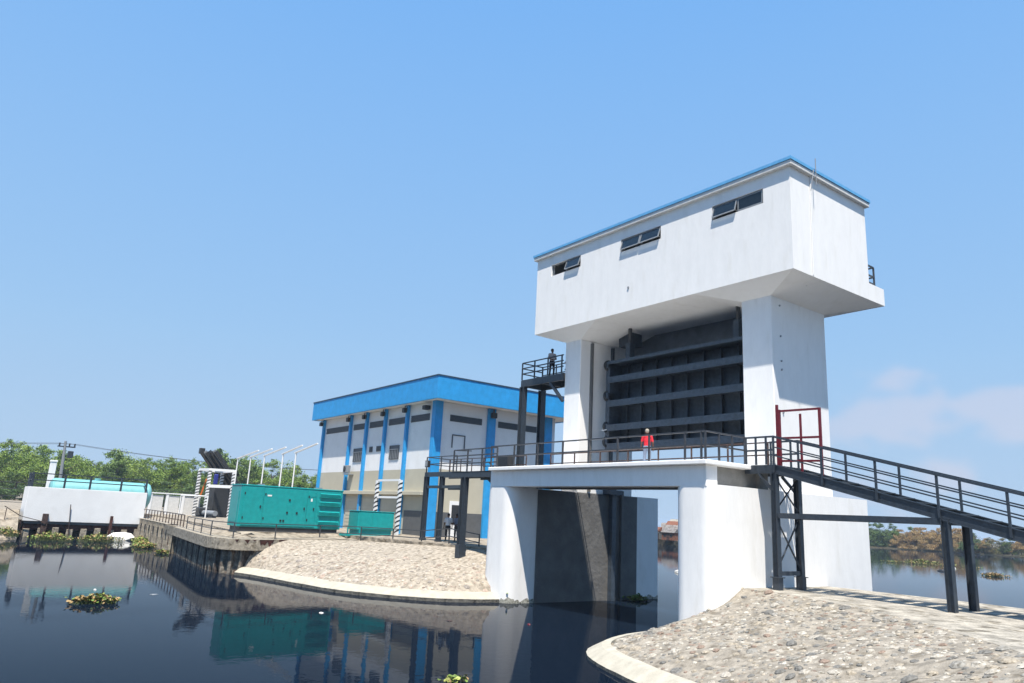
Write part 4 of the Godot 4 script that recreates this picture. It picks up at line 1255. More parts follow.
func make_quay_objects() -> void:
	# quay wall: sheet piles under a concrete capping beam
	var t := thing("quay_wall", "weathered sheet-pile quay wall with a stained concrete capping beam", "quay wall", Vector3(-60, 0, -15))
	var line := resample(smooth_line([Vector2(-92.6, -17.45), Vector2(-74.7, -16.4), Vector2(-62.3, -15.2), Vector2(-53.0, -14.2), Vector2(-49.6, -14.05), Vector2(-47.7, -14.7), Vector2(-47.5, -16.4), Vector2(-48.6, -18.6), Vector2(-49.2, -20.4), Vector2(-49.2, -23.0)]), 62)
	var wall := offset_line(line, -0.30)
	if wall[10].y > line[10].y: wall = offset_line(line, 0.30)
	for i in line.size() - 1:
		var old := i < 30
		if old:
			pile("concrete_pile", line[i], line[i + 1], -2.0, 2.17, 0.30, M.sheet_pile if i % 4 == 3 else M.quay_concrete, t)
		else:
			pile("sheet_pile", wall[i], wall[i + 1], -2.0, 1.6, 0.22, M.dark_pile if i % 3 == 1 else M.sheet_pile, t)
	var cap_in := offset_line(line, -1.0)
	if cap_in[10].y > line[10].y: cap_in = offset_line(line, 1.0)
	var cb := MB.new()
	for i in range(24, line.size() - 1):
		var a := line[i]
		var b := line[i + 1]
		var c := cap_in[i + 1]
		var d := cap_in[i]
		var lo := 1.46
		cb.quad(Vector3(a.x, lo, a.y), Vector3(b.x, lo, b.y), Vector3(b.x, 2.13, b.y), Vector3(a.x, 2.13, a.y))
		cb.quad(Vector3(a.x, 2.13, a.y), Vector3(b.x, 2.13, b.y), Vector3(c.x, 2.16, c.y), Vector3(d.x, 2.16, d.y))
		cb.quad(Vector3(d.x, lo, d.y), Vector3(c.x, lo, c.y), Vector3(b.x, lo, b.y), Vector3(a.x, lo, a.y))
	part("capping_beam", cb, M.quay_concrete, t)
	var tp := MB.new()
	for i in range(0, 25):
		var a := line[i]
		var b := line[i + 1]
		var c := cap_in[i + 1]
		var d := cap_in[i]
		tp.quad(Vector3(a.x, 2.19, a.y), Vector3(b.x, 2.19, b.y), Vector3(c.x, 2.24, c.y), Vector3(d.x, 2.24, d.y))
	part("wall_top", tp, M.quay_concrete, t)
	for i in range(4, 28, 3):
		var p := line[i].lerp(line[i + 1], 0.5)
		boxp("scupper", Vector3(p.x - 0.22, 1.25, p.y - 0.25), Vector3(p.x + 0.12, 1.75, p.y + 0.03), M.black, t)
	var rag := noise(17, 2.3, 3)
	for i in range(49, 60):
		var a := line[i]
		var c := line[i + 1]
		var o := (a - wall[i]).normalized() * 0.012
		var rs := MB.new()
		for k in 8:
			var p := a.lerp(c, k / 8.0) + o
			var q := a.lerp(c, (k + 1) / 8.0) + o
			var h0 := clampf(0.75 * rag.get_noise_2dv(p * 0.6) + 0.055 * (i - 52), 0.0, 0.60)
			var h1 := clampf(0.75 * rag.get_noise_2dv(q * 0.6) + 0.055 * (i - 52), 0.0, 0.60)
			if h0 + h1 < 0.05: continue
			rs.quad(Vector3(p.x, 2.09 - h0, p.y), Vector3(q.x, 2.09 - h1, q.y), Vector3(q.x, 2.10, q.y), Vector3(p.x, 2.10, p.y))
		if rs.v.size() > 0: part("rust_stain", rs, M.rust_red, t)
	var vg_in := offset_line(line, -2.6)
	if vg_in[10].y > line[10].y: vg_in = offset_line(line, 2.6)
	part("verge", sheet(ruled(cap_in, vg_in, fill(62, 2.17, 2.17), fill(62, 2.512, 2.512), 4, 0.05)), M.sand, t)
	# railings along the quay
	var r := thing("quay_railing", "thin brown pipe railing along the old quay edge beside the tank wall", "railing", Vector3(-70, 2.5, -17))
	var pr := offset_line(line, -0.35)
	if pr[10].y > line[10].y: pr = offset_line(line, 0.35)
	var pts := []
	for i in range(3, 34, 2): pts.append(Vector3(pr[i].x, 2.2, pr[i].y))
	railing(r, pts, pts, 0.95, [0.95], 0.07, M.rail_brown)
	var r2 := thing("quay_railing", "thin grey pipe railing in front of the teal generators", "railing", Vector3(-47, 2.5, -18))
	pts = []
	for i in range(35, 60, 4): pts.append(Vector3(pr[i].x, 2.15, pr[i].y))
	for q in [Vector3(-47.5, 2.2, -23.3), Vector3(-44.6, 2.22, -24.2), Vector3(-41.9, 2.24, -24.8), Vector3(-39.6, 2.5, -25.4), Vector3(-37.2, 2.26, -26.0)]: pts.append(q)
	railing(r2, pts, pts, 0.92, [0.92, 0.46], 0.06, M.rail_grey)

	# walled tank pen on piles
	var w := thing("tank_enclosure", "white-walled fuel tank pen standing over the water on piles", "enclosure", Vector3(-90.5, 0, -12))
	boxp("front_wall", Vector3(-88.25, 1.55, -17.6), Vector3(-88.0, 4.85, -6.75), M.house_white, w, 0.02)
	boxp("side_wall", Vector3(-92.6, 1.55, -7.0), Vector3(-88.252, 4.85, -6.75), M.house_white, w, 0.02)
	boxp("side_wall", Vector3(-92.6, 1.55, -17.6), Vector3(-88.252, 4.85, -17.35), M.house_white, w, 0.02)
	boxp("rear_wall", Vector3(-92.85, 1.55, -17.6), Vector3(-92.602, 4.85, -6.75), M.house_white, w, 0.02)
	boxp("floor_slab", Vector3(-92.6, 1.3, -17.5), Vector3(-88.1, 1.548, -6.85), M.raw_concrete, w)
	boxp("ground_beam", Vector3(-88.8, 0.75, -17.4), Vector3(-88.3, 1.29, -6.9), M.rust_red, w)
	for i in 9:
		var z := lerpf(-7.2, -17.2, i / 8.0)
		boxp("concrete_stub", Vector3(-88.55, -1.5, z - 0.28), Vector3(-88.05, 0.8 + 0.25 * fmod(i * 0.37, 1.0), z + 0.28), M.quay_concrete, w, 0.03)
	boxp("steel_pile", Vector3(-87.95, 0.3, -8.85), Vector3(-87.7, 2.3, -8.35), M.rail_brown, w)
	boxp("steel_pile", Vector3(-87.95, -1.5, -14.65), Vector3(-87.7, 2.3, -14.4), M.rust_red, w)
	tubep("sounding_pole", Vector3(-87.8, -1, -10.95), Vector3(-87.8, 3.3, -10.6), 0.04, M.rail_brown, w)
	boxp("mud_bank", Vector3(-93, -1.5, -18.5), Vector3(-89, 0.5, -6.5), M.dark_pile, w)
	var wr := Node3D.new()
	wr.name = "wall_railing"
	w.add_child(wr, true)
	wr.position = Vector3(-88.1, 4.85, -12) - w.position
	var path := [Vector3(-92.5, 4.85, -6.9), Vector3(-88.12, 4.85, -6.9), Vector3(-88.12, 4.85, -17.45), Vector3(-92.5, 4.85, -17.45)]
	railing(wr, path, [], 1.4, [1.35, 0.7], 0.11, M.steel_grey)
	for z in [-6.95, -9.75, -12.05, -14.95, -17.4]: boxp("post", Vector3(-88.2, 4.85, z - 0.09), Vector3(-88.04, 6.25, z + 0.09), M.steel_grey, wr)
	for x in [-89.6, -91.2]: boxp("post", Vector3(x - 0.09, 4.85, -6.99), Vector3(x + 0.09, 6.25, -6.81), M.steel_grey, wr)

	var k := thing("fuel_tank", "pale cyan horizontal cylinder tank inside the white pen", "tank", Vector3(-90.5, 1.55, -13.3))
	var b := MB.new()
	b.lathe_x(Vector3(-90.5, 4.55, -8.7), [Vector2(0, 0), Vector2(0, 0.9), Vector2(0.15, 1.2), Vector2(0.35, 1.33), Vector2(9.3, 1.33), Vector2(9.5, 1.2), Vector2(9.65, 0.9), Vector2(9.65, 0)], Vector3(0, 0, -1), 28)
	part("shell", b, M.tank_cyan, k)
	for z in [-10.6, -13.3, -16.0]: boxp("saddle", Vector3(-91.6, 1.55, z - 0.15), Vector3(-89.4, 3.6, z + 0.15), M.raw_concrete, k)
	tubep("manhole", Vector3(-90.5, 5.8, -13), Vector3(-90.5, 6.1, -13), 0.3, M.tank_cyan, k)

	# pale wall segments right of the tank
	var n_ := thing("boundary_wall", "low white panelled boundary wall behind the quay railing", "wall", Vector3(-98, 2.5, -23))
	for i in 3:
		var za := -19.9 - i * 1.85
		boxp("panel", Vector3(-98.2, 2.5, za - 1.55), Vector3(-98.02, 4.75, za - 0.3), M.trim_grey, n_)
		boxp("post", Vector3(-98.3, 2.5, za - 0.3), Vector3(-97.95, 4.92, za), M.house_white, n_, 0.02)
	boxp("post", Vector3(-98.3, 2.5, -25.75), Vector3(-97.95, 4.92, -25.45), M.house_white, n_, 0.02)
	boxp("coping", Vector3(-98.35, 4.922, -25.75), Vector3(-97.9, 5.05, -19.9), M.house_white, n_)

	# striped pipe frames
	var s := thing("striped_frame", "tall black and white striped steel frame beside the long generator", "frame", Vector3(-92, 2.5, -26.5))
	var ps := [Vector3(-96.6, 2.5, -24.85), Vector3(-93.4, 2.5, -25.2), Vector3(-96.3, 2.5, -27.5), Vector3(-90.2, 2.5, -27.1)]
	var hs := [5.75, 5.7, 5.6, 5.6]
	for i in 4: striped_post(s, ps[i], hs[i] - 0.2, 0.36)
	for q in [[0, 1], [1, 3], [0, 2], [2, 3]]:
		barp("beam", ps[q[0]] + Vector3(0, hs[q[0]] - 0.15, 0), ps[q[1]] + Vector3(0, hs[q[1]] - 0.15, 0), 0.25, 0.28, M.white_metal, s)
	barp("beam", ps[1] + Vector3(0, 3.6, 0), ps[3] + Vector3(0, 3.6, 0), 0.25, 0.34, M.white_metal, s)
	var s2 := thing("striped_frame", "small striped steel portal in front of the pump house", "frame", Vector3(-54, 2.5, -28.6))
	var pa := Vector3(-56.1, 2.5, -28.6)
	var pb := Vector3(-52.2, 2.5, -28.6)
	striped_post(s2, pa, 4.2, 0.25)
	striped_post(s2, pb, 4.2, 0.25)
	barp("beam", pa + Vector3(0.17, 4.2, 0), pb + Vector3(-0.17, 4.2, 0), 0.12, 0.16, M.white_metal, s2)
	barp("beam", pa + Vector3(0.17, 2.85, 0), pb + Vector3(-0.17, 2.85, 0), 0.12, 0.16, M.white_metal, s2)

	# screen rake: inclined conveyors behind the striped frame
	var c := thing("screen_rake", "dark inclined conveyor rake rising behind the striped frame", "conveyor", Vector3(-96, 2.5, -27))
	for i in 4:
		var a := Vector3(-98.0 + i * 0.9, 10.25 + i * 0.05, -25.2 - i * 0.28)
		var e := a + Vector3(0.0, -4.6, -3.9)
		barp("trough", a, e, 0.62, 0.36, M.off_black, c)
		barp("side_rail", a + Vector3(-0.36, 0.12, 0.15), e + Vector3(-0.36, 0.12, 0.15), 0.06, 0.40, M.galvanised if i % 2 else M.steel_grey, c)
		barp("trough_leg", e, Vector3(e.x, 2.5, e.z), 0.2, 0.2, M.off_black, c)
	boxp("motor", Vector3(-98.4, 10.1, -25.4), Vector3(-97.7, 10.8, -24.8), M.off_black, c, 0.05)
	boxp("drive_box", Vector3(-97.0, 2.5, -28.6), Vector3(-94.0, 6.2, -26.2), M.off_black, c)
	boxp("tarpaulin", Vector3(-94.9, 6.3, -26.6), Vector3(-94.5, 7.6, -26.1), M.blue_cloth, c, 0.1)
	var pl := MB.new()
	pl.beam(Vector3(-96.0, 4.9, -25.15), Vector3(-96.0, 7.0, -25.6), 0.14, 0.06, Vector3(1, 0, 0))
	part("orange_sheet", pl, M.orange, c)
	# pump set under the frame
	var pm := thing("pump_unit", "grey pump machinery with pale pipe frame under the striped frame", "pump", Vector3(-90, 2.5, -23.5))
	boxp("motor_body", Vector3(-92.4, 2.6, -25.0), Vector3(-90.6, 3.6, -23.9), M.off_black, pm, 0.1)
	tubep("discharge_pipe", Vector3(-90.6, 3.0, -24.4), Vector3(-88.2, 3.0, -25.0), 0.3, M.galvanised, pm, -1.0, 12)
	for q in [Vector3(-94.5, 2.5, -22.6), Vector3(-88.0, 2.5, -23.9)]: tubep("frame_post", q, q + Vector3(0, 2.45, 0), 0.07, M.white_metal, pm)
	tubep("frame_rail", Vector3(-94.5, 4.85, -22.6), Vector3(-88.0, 4.85, -23.9), 0.07, M.white_metal, pm)
	boxp("skid", Vector3(-92.8, 2.5, -25.2), Vector3(-88.4, 2.6, -23.7), M.steel_grey, pm)

	# five canopy posts with sloping white arms behind the generator
	var lx := [[-85.9, -80.0], [-81.4, -75.9], [-77.0, -72.0], [-71.7, -67.8], [-68.3, -64.2]]
	var words := ["first white post with sloping arm from the striped frame", "second white post with sloping arm from the striped frame", "middle white post with sloping arm behind the long generator", "fourth white post with sloping arm from the striped frame", "white post with sloping arm nearest the pump house"]
	for i in 5:
		var x: float = lx[i][0]
		var h := thing("canopy_post", words[i], "post", Vector3(x, 2.5, -26), "white posts with sloping arms")
		tubep("pole", Vector3(x, 2.5, -26), Vector3(x, 9.25, -26), 0.07, M.white_metal, h)
		barp("arm", Vector3(x - 0.3, 9.2, -26), Vector3(lx[i][1] + 0.8, 9.85, -26.0), 0.16, 0.10, M.white_metal, h)

	# utility pole, concrete pillar
	var u := thing("utility_pole", "grey utility pole with crossarm above the tank pen", "utility pole", Vector3(-110, 2.5, -11.6))
	tubep("pole", Vector3(-110, 2.5, -11.7), Vector3(-110, 10.9, -11.4), 0.22, M.galvanised, u, 0.15)
	barp("crossarm", Vector3(-110, 10.2, -12.6), Vector3(-110, 10.2, -10.6), 0.14, 0.16, M.steel_grey, u)
	for z in [-12.5, -11.9, -10.8]: tubep("insulator", Vector3(-110, 10.25, z), Vector3(-110, 10.65, z), 0.09, M.off_black, u)
	boxp("transformer", Vector3(-110.5, 8.8, -12.5), Vector3(-109.9, 9.7, -11.9), M.steel_grey, u, 0.05)
	var cb2 := thing("power_cable", "three thin cables running left from the utility pole", "cable", Vector3(-110, 10, -11))
	for z in [-12.5, -11.9, -10.8]:
		var q0 := Vector3(-110, 10.62, z)
		for sgn in [1.0, -1.0]:
			var q1 := Vector3(-110 - 6 * sgn, 10.4, z + 45 * sgn)
			var prev := q0
			for j in range(1, 11):
				var f := j / 10.0
				var cur := q0.lerp(q1, f) - Vector3(0, 4 * 1.0 * f * (1 - f), 0)
				tubep("span", prev, cur, 0.014, M.off_black, cb2, -1.0, 4)
				prev = cur
	var cpil := thing("concrete_pillar", "pale square concrete pillar standing behind the tank pen", "pillar", Vector3(-94, 2.5, -8.95))
	boxp("shaft", Vector3(-94.3, 2.5, -9.3), Vector3(-93.7, 7.6, -8.7), M.house_white, cpil, 0.03)
	boxp("cap", Vector3(-94.35, 7.6, -9.35), Vector3(-93.65, 7.8, -8.65), M.house_white, cpil, 0.03)
	var fn := thing("boundary_fence", "thin dark wire fence running behind the tank pen and generators", "fence", Vector3(-100, 2.5, -28))
	var fp := along(Vector3(-104, 2.5, -2), Vector3(-104, 2.5, -44), 14)
	railing(fn, [fp[0], fp[14]], fp, 2.9, [2.85, 2.1, 1.3, 0.6], 0.07, M.rail_grey)
	var hr := thing("shore_rail", "thin rusty handrail at the left end of the tank pen", "railing", Vector3(-87.5, 1, -7.5))
	railing(hr, [Vector3(-87.6, 0.3, -9.0), Vector3(-87.6, 0.9, -6.5), Vector3(-87.0, 1.8, -5.0)], [Vector3(-87.6, 0.3, -8.8), Vector3(-87.6, 0.5, -6.6), Vector3(-87.0, 1.5, -5.2)], 1.2, [1.1], 0.07, M.rail_brown)

# ---------------------------------------------------------------- far banks and houses
func make_far_banks() -> void:
	var b := MB.new()
	b.prism(PackedVector2Array([Vector2(-260, -262), Vector2(-200, -272), Vector2(-142, -277), Vector2(-118, -281), Vector2(-92, -272), Vector2(-60, -262), Vector2(40, -240), Vector2(400, -230), Vector2(1500, -300), Vector2(1500, -1500), Vector2(-900, -1500)]), -2.0, 0.35)
	structure("far_bank", b, M.dry_grass_soil)
	b = MB.new()
	b.prism(PackedVector2Array([Vector2(-101, -121.5), Vector2(-99, -128), Vector2(-120, -150), Vector2(-180, -240), Vector2(-205, -268), Vector2(-260, -262), Vector2(-300, -300), Vector2(-300, -220), Vector2(-140, -140)]), -2.0, 1.2)
	structure("village_bank", b, M.soil)
	# low houses of the far village seen through the gate opening
	var hs := [[-107.5, -124.5, 0.25, 4.0, 3.4, "brick", "tin_roof", "low brick hut with tin roof at the village waterside"], [-110.5, -128.5, 0.5, 4.6, 4.4, "pale_concrete", "tin_roof", "pale hut with tin roof just behind the waterside hut"],
		[-114.5, -128.5, -0.3, 4.0, 3.6, "dark_wall", "brick", "dark shed with red roof left of the pale hut"], [-116.5, -137.0, 0.2, 5.5, 5.6, "pale_concrete", "brick", "taller pale house with red roof deep in the far village"],
		[-121.0, -140.0, 0.6, 5.0, 5.0, "house_white", "tin_roof", "whitewashed house with tin roof deep in the far village"], [-112.5, -124.0, 0.0, 3.6, 2.8, "rail_brown", "tin_roof", "small brown waterside shack with tin roof"],
		[-125.0, -148.0, 0.1, 6.0, 6.4, "brick", "pale_concrete", "brick house with pale roof at the back of the far village"], [-109.0, -133.5, 0.8, 4.4, 4.6, "brick", "tin_roof", "brick house with tin roof right of the taller pale house"]]
	for h in hs:
		var t := thing("village_house", h[7], "house", Vector3(h[0], 1.2, h[1]), "far village houses")
		t.scale = Vector3.ONE * 0.72
		t.rotation.y = h[2]
		var w: float = h[3]
		var y: float = h[4]
		var k := MB.new()
		k.box(Vector3(-w * 0.5, 0, -w * 0.4), Vector3(w * 0.5, y * 0.68, w * 0.4))
		put("wall", k.mesh(), M[h[5]], t)
		k = MB.new()
		var e := w * 0.56
		var d := w * 0.48
		k.quad(Vector3(-e, y * 0.64, d), Vector3(e, y * 0.64, d), Vector3(e, y, 0), Vector3(-e, y, 0))
		k.quad(Vector3(e, y * 0.64, -d), Vector3(-e, y * 0.64, -d), Vector3(-e, y, 0), Vector3(e, y, 0))
		k.tri(Vector3(e, y * 0.64, d), Vector3(e, y * 0.64, -d), Vector3(e, y, 0))
		k.tri(Vector3(-e, y * 0.64, -d), Vector3(-e, y * 0.64, d), Vector3(-e, y, 0))
		put("roof", k.mesh(), M[h[6]], t)
		for s in [-1.0, 1.0]:
			k = MB.new()
			k.box(Vector3(s * w * 0.25 - 0.4, y * 0.25, w * 0.4), Vector3(s * w * 0.25 + 0.4, y * 0.5, w * 0.4 + 0.04))
			put("window", k.mesh(), M.off_black, t)
		k = MB.new()
		k.box(Vector3(-0.45, 0, w * 0.4), Vector3(0.45, 1.9, w * 0.4 + 0.05))
		put("door", k.mesh(), M.rail_brown, t)

# ---------------------------------------------------------------- trees
var crowns := {}
# crown of leaf-clump faces filling an uneven volume, one metre tall (scaled per tree)
func crown_mesh(kind: String, k: int) -> ArrayMesh:
	var key := kind + str(k)
	if crowns.has(key): return crowns[key]
	var r := RandomNumberGenerator.new()
	r.seed = 500 + key.hash() % 10000
	var b := MB.new()
	b.tinted = true
	var pal: Array = {"green": [Color(0.125, 0.205, 0.020), Color(0.170, 0.255, 0.028), Color(0.090, 0.155, 0.018), Color(0.210, 0.280, 0.038)],
		"bush": [Color(0.060, 0.115, 0.022), Color(0.085, 0.145, 0.028), Color(0.045, 0.085, 0.020), Color(0.115, 0.165, 0.040)],
		"feather": [Color(0.105, 0.18, 0.035), Color(0.14, 0.22, 0.045), Color(0.085, 0.145, 0.03), Color(0.17, 0.23, 0.055)],
		"dry": [Color(0.36, 0.225, 0.085), Color(0.29, 0.17, 0.065), Color(0.44, 0.31, 0.13), Color(0.22, 0.17, 0.065)],
		"mixed": [Color(0.10, 0.11, 0.035), Color(0.17, 0.14, 0.05), Color(0.06, 0.09, 0.025), Color(0.24, 0.17, 0.06)]}[kind]
	var lobes := []
	var low := kind == "dry" or kind == "mixed" or kind == "bush"
	for i in 12:
		var u := r.randf()
		var a := r.randf() * TAU
		var rad := (0.34 if kind != "feather" else 0.15) * sqrt(r.randf())
		var y := lerpf(0.26, 0.82, u) - (rad * 0.35 if u > 0.5 else 0.0)
		if low: y = lerpf(0.08, 0.74, u) - rad * 0.5
		var size := r.randf_range(0.11, 0.21) * (1.0 if kind != "feather" else 0.7)
		lobes.append([Vector3(cos(a) * rad, maxf(y, 0.06), sin(a) * rad), size, pal[r.randi() % 4]])
	lobes.append([Vector3(r.randf_range(-0.1, 0.1), 0.84, r.randf_range(-0.1, 0.1)), 0.11, pal[1]])
	if kind == "feather": lobes.append([Vector3(0.03, 0.93, 0.02), 0.06, pal[1]])
	for l in lobes:
		var m := int(7600 * l[1]) + 60
		for j in 14 if kind != "dry" else 10:
			var dir := Vector3(r.randfn(), r.randfn() * 0.8, r.randfn()).normalized()
			var cc: Vector3 = l[0] + dir * l[1] * r.randf_range(0.45, 1.0)
			for q in m / 14:
				var p: Vector3 = cc + Vector3(r.randfn(), r.randfn() * 0.7, r.randfn()) * l[1] * 0.22
				if p.y < 0.02: continue
				var s := r.randf_range(0.006, 0.014)
				var nn := (Vector3(r.randfn(), r.randfn() + 0.8, r.randfn())).normalized()
				var x := nn.cross(Vector3(r.randfn(), r.randfn(), r.randfn())).normalized() * s
				var z := nn.cross(x).normalized() * s * r.randf_range(0.5, 0.9)
				if kind == "dry":
					x = Vector3(r.randfn() * 0.25, 1, r.randfn() * 0.25).normalized() * s * 2.2
					z = x.cross(Vector3(r.randfn(), 0, r.randfn())).normalized() * s * 0.4
				var col: Color = (l[2] as Color).lerp(pal[r.randi() % 4], 0.6)
				var g := r.randf_range(0.75, 1.25)
				b.col = Color(col.r * g, col.g * g, col.b * g)
				b.tri(p - x - z, p + x - z * 0.4, p + x * 0.4 + z)
				b.tri(p - x - z, p + x * 0.4 + z, p - x * 0.8 + z * 0.6)
	crowns[key] = b.mesh()
	return crowns[key]

var trunks := {}
func trunk_mesh(k: int) -> ArrayMesh:
	if trunks.has(k): return trunks[k]
	var r := RandomNumberGenerator.new()
	r.seed = 900 + k
	var b := MB.new()
	var p := Vector3(0, -0.02, 0)
	var q := Vector3(r.randf_range(-0.02, 0.02), 0.30, r.randf_range(-0.02, 0.02))
	b.tube(p, q, 0.022, 0.016, 7, false)
	var top := q + Vector3(r.randf_range(-0.05, 0.05), 0.40, r.randf_range(-0.05, 0.05))
	b.tube(q, top, 0.016, 0.005, 6, false)
	for i in 7:
		var s := q.lerp(top, i / 8.0)
		var a := r.randf() * TAU
		b.tube(s, s + Vector3(cos(a) * 0.24, r.randf_range(0.12, 0.26), sin(a) * 0.24), 0.009, 0.003, 5, false)
	trunks[k] = b.mesh()
	return trunks[k]

func tree(called: String, label: String, category: String, group: String, at: Vector3, h: float, spread: float, kind: String, k: int) -> void:
	var t := thing(called, label, category, at, group)
	var tr := put("trunk", trunk_mesh(k % 3), M.bark, t)
	var cr := put("crown", crown_mesh(kind, k), M.leaf_green, t)
	var sc := Vector3(h * spread, h, h * spread)
	tr.scale = sc
	cr.scale = sc
	t.rotation.y = fmod(at.x * 1.7 + at.z * 0.9, TAU)

const ORD := ["first", "second", "third", "fourth", "fifth", "sixth", "seventh", "eighth", "ninth", "tenth", "eleventh", "twelfth", "thirteenth", "fourteenth", "fifteenth", "sixteenth", "seventeenth", "eighteenth", "nineteenth", "twentieth", "twenty-first", "twenty-second", "twenty-third", "twenty-fourth", "twenty-fifth", "twenty-sixth"]

func make_trees() -> void:
	var r := RandomNumberGenerator.new()
	r.seed = 61
	# tree belt behind the yard on the left, seen between the left edge and the pump house
	var rows := ["front", "middle", "rear"]
	for row in 3:
		for i in 19:
			var u := (i + r.randf_range(-0.3, 0.3) + row * 0.33) / 18.5
			var dir := Vector2(-0.999, 0.015).lerp(Vector2(-0.86, -0.51), u).normalized()
			var dist := 205.0 + row * 17.0 + r.randf_range(-6, 6)
			var p := dir * dist
			var h := r.randf_range(9.0, 13.5) + row * 1.7
			var kind := "green"
			if r.randf() < 0.15:
				kind = "feather"
				h += 3.0
			tree("feathery_tree" if kind == "feather" else "broadleaf_tree", "%s tree, %s from the left in the %s row of the belt" % ["tall feathery" if kind == "feather" else "dense green", ORD[i], rows[row]], "tree", "trees of the belt behind the yard", Vector3(p.x, 2.2, p.y), h, r.randf_range(0.95, 1.3), kind, r.randi() % 4)
	# undergrowth along the foot of the belt
	for i in 20:
		var u := (i + r.randf_range(-0.3, 0.3)) / 19.0
		var dir := Vector2(-0.999, 0.015).lerp(Vector2(-0.86, -0.51), u).normalized()
		var p := dir * (190.0 + r.randf_range(-5, 5))
		tree("shrub", "low green shrub, %s from the left along the foot of the tree belt" % ORD[i], "shrub", "shrubs at the foot of the tree belt", Vector3(p.x, 2.1, p.y), r.randf_range(6.0, 8.5), 1.6, "mixed" if i < 2 else "bush", i % 4)
	# far bank on the right: trees, then reeds, then bushes
	var gi := 0
	for i in 8:
		var feather := i == 6
		var q := Vector3(-153.5 + i * 2.75 + r.randf_range(-0.8, 0.8), 0.3, -284 + r.randf_range(-3, 2) - (4 if i % 2 else 0))
		tree("feathery_tree" if feather else "broadleaf_tree", "%s, %s from the left on the far right bank" % ["thin feathery tree" if feather else "rounded green tree", ORD[i]], "tree", "green trees on the far right bank", q, (8.4 if feather else r.randf_range(9.2, 11.6)) - i * 0.2, 1.15 if feather else 1.4, "feather" if feather else "bush", i % 4)
	for i in 14:
		var q := Vector3(-133.5 + i * 1.75, 0.3, -282.5 + r.randf_range(-2.5, 1.5))
		tree("reed_clump", "dry brown reed clump, %s from the left on the far right bank" % ORD[i], "reeds", "dry reeds on the far right bank", q, r.randf_range(6.4, 8.8), 1.4, "dry", i % 4)
	for i in 12:
		var q := Vector3(-111.5 + i * 2.7, 0.3, -279.5 + r.randf_range(-2.5, 1.0) + i * 0.25)
		var kd: String = ["mixed", "bush", "dry", "mixed"][i % 4]
		tree("bush", "low %s bush, %s from the left beyond the brown reeds" % [{"mixed": "olive", "bush": "green", "dry": "straw-coloured"}[kd], ORD[i]], "bush", "low bushes on the far right bank", q, r.randf_range(5.2, 7.2), 1.6, kd, i % 4)

# ---------------------------------------------------------------- floating plants and litter
func hyacinth(label: String, at: Vector3, lx: float, lz: float, turn: float, n_: int, tall: float, dry: float, seed_: int) -> void:
	var t := thing("water_hyacinth", label, "water plant", at, "floating water hyacinth mats")
	t.rotation.y = turn
	var r := RandomNumberGenerator.new()
	r.seed = seed_
	var names := ["leaves", "dry_leaves", "stalks"]
	var bs := [MB.new(), MB.new(), MB.new()]
	for b in bs: b.tinted = true
	for i in n_:
		var a := r.randf() * TAU
		var rad := pow(r.randf(), 0.6)
		var w := 0.75 + 0.25 * sin(a * 3.0 + seed_)
		var p := Vector3(cos(a) * rad * lx * w, 0, sin(a) * rad * lz * w)
		var h := tall * r.randf_range(0.3, 1.0) * (1.0 - 0.5 * rad)
		var lean := Vector3(r.randfn() * 0.12, h, r.randfn() * 0.12)
		var d := r.randf() < dry
		var b: MB = bs[1] if d else bs[0]
		var g := r.randf_range(0.7, 1.3)
		b.col = Color(0.30 * g, 0.20 * g, 0.08 * g) if d else (Color(0.13 * g, 0.20 * g, 0.035 * g) if r.randf() < 0.6 else Color(0.25 * g, 0.28 * g, 0.06 * g))
		var s := r.randf_range(0.035, 0.085)
		var nn := Vector3(r.randfn() * 0.5, 1, r.randfn() * 0.5).normalized()
		var x := nn.cross(Vector3(r.randfn(), 0.2, r.randfn())).normalized()
		var z := nn.cross(x)
		var c := p + lean
		var ring := []
		for k in 6:
			var q := TAU * k / 6.0
			ring.append(c + x * cos(q) * s * 1.25 + z * sin(q) * s - nn * s * 0.18 * cos(q * 2.0))
		for k in range(1, 5): b.tri(ring[0], ring[k], ring[k + 1])
		bs[2].col = Color(0.10 * g, 0.13 * g, 0.04 * g)
		bs[2].tube(p + Vector3(0, -0.05, 0), c, 0.012, 0.008, 3, false)
	for i in 3:
		if bs[i].v.size() > 0: put(names[i], bs[i].mesh(), M.leaf_green, t)

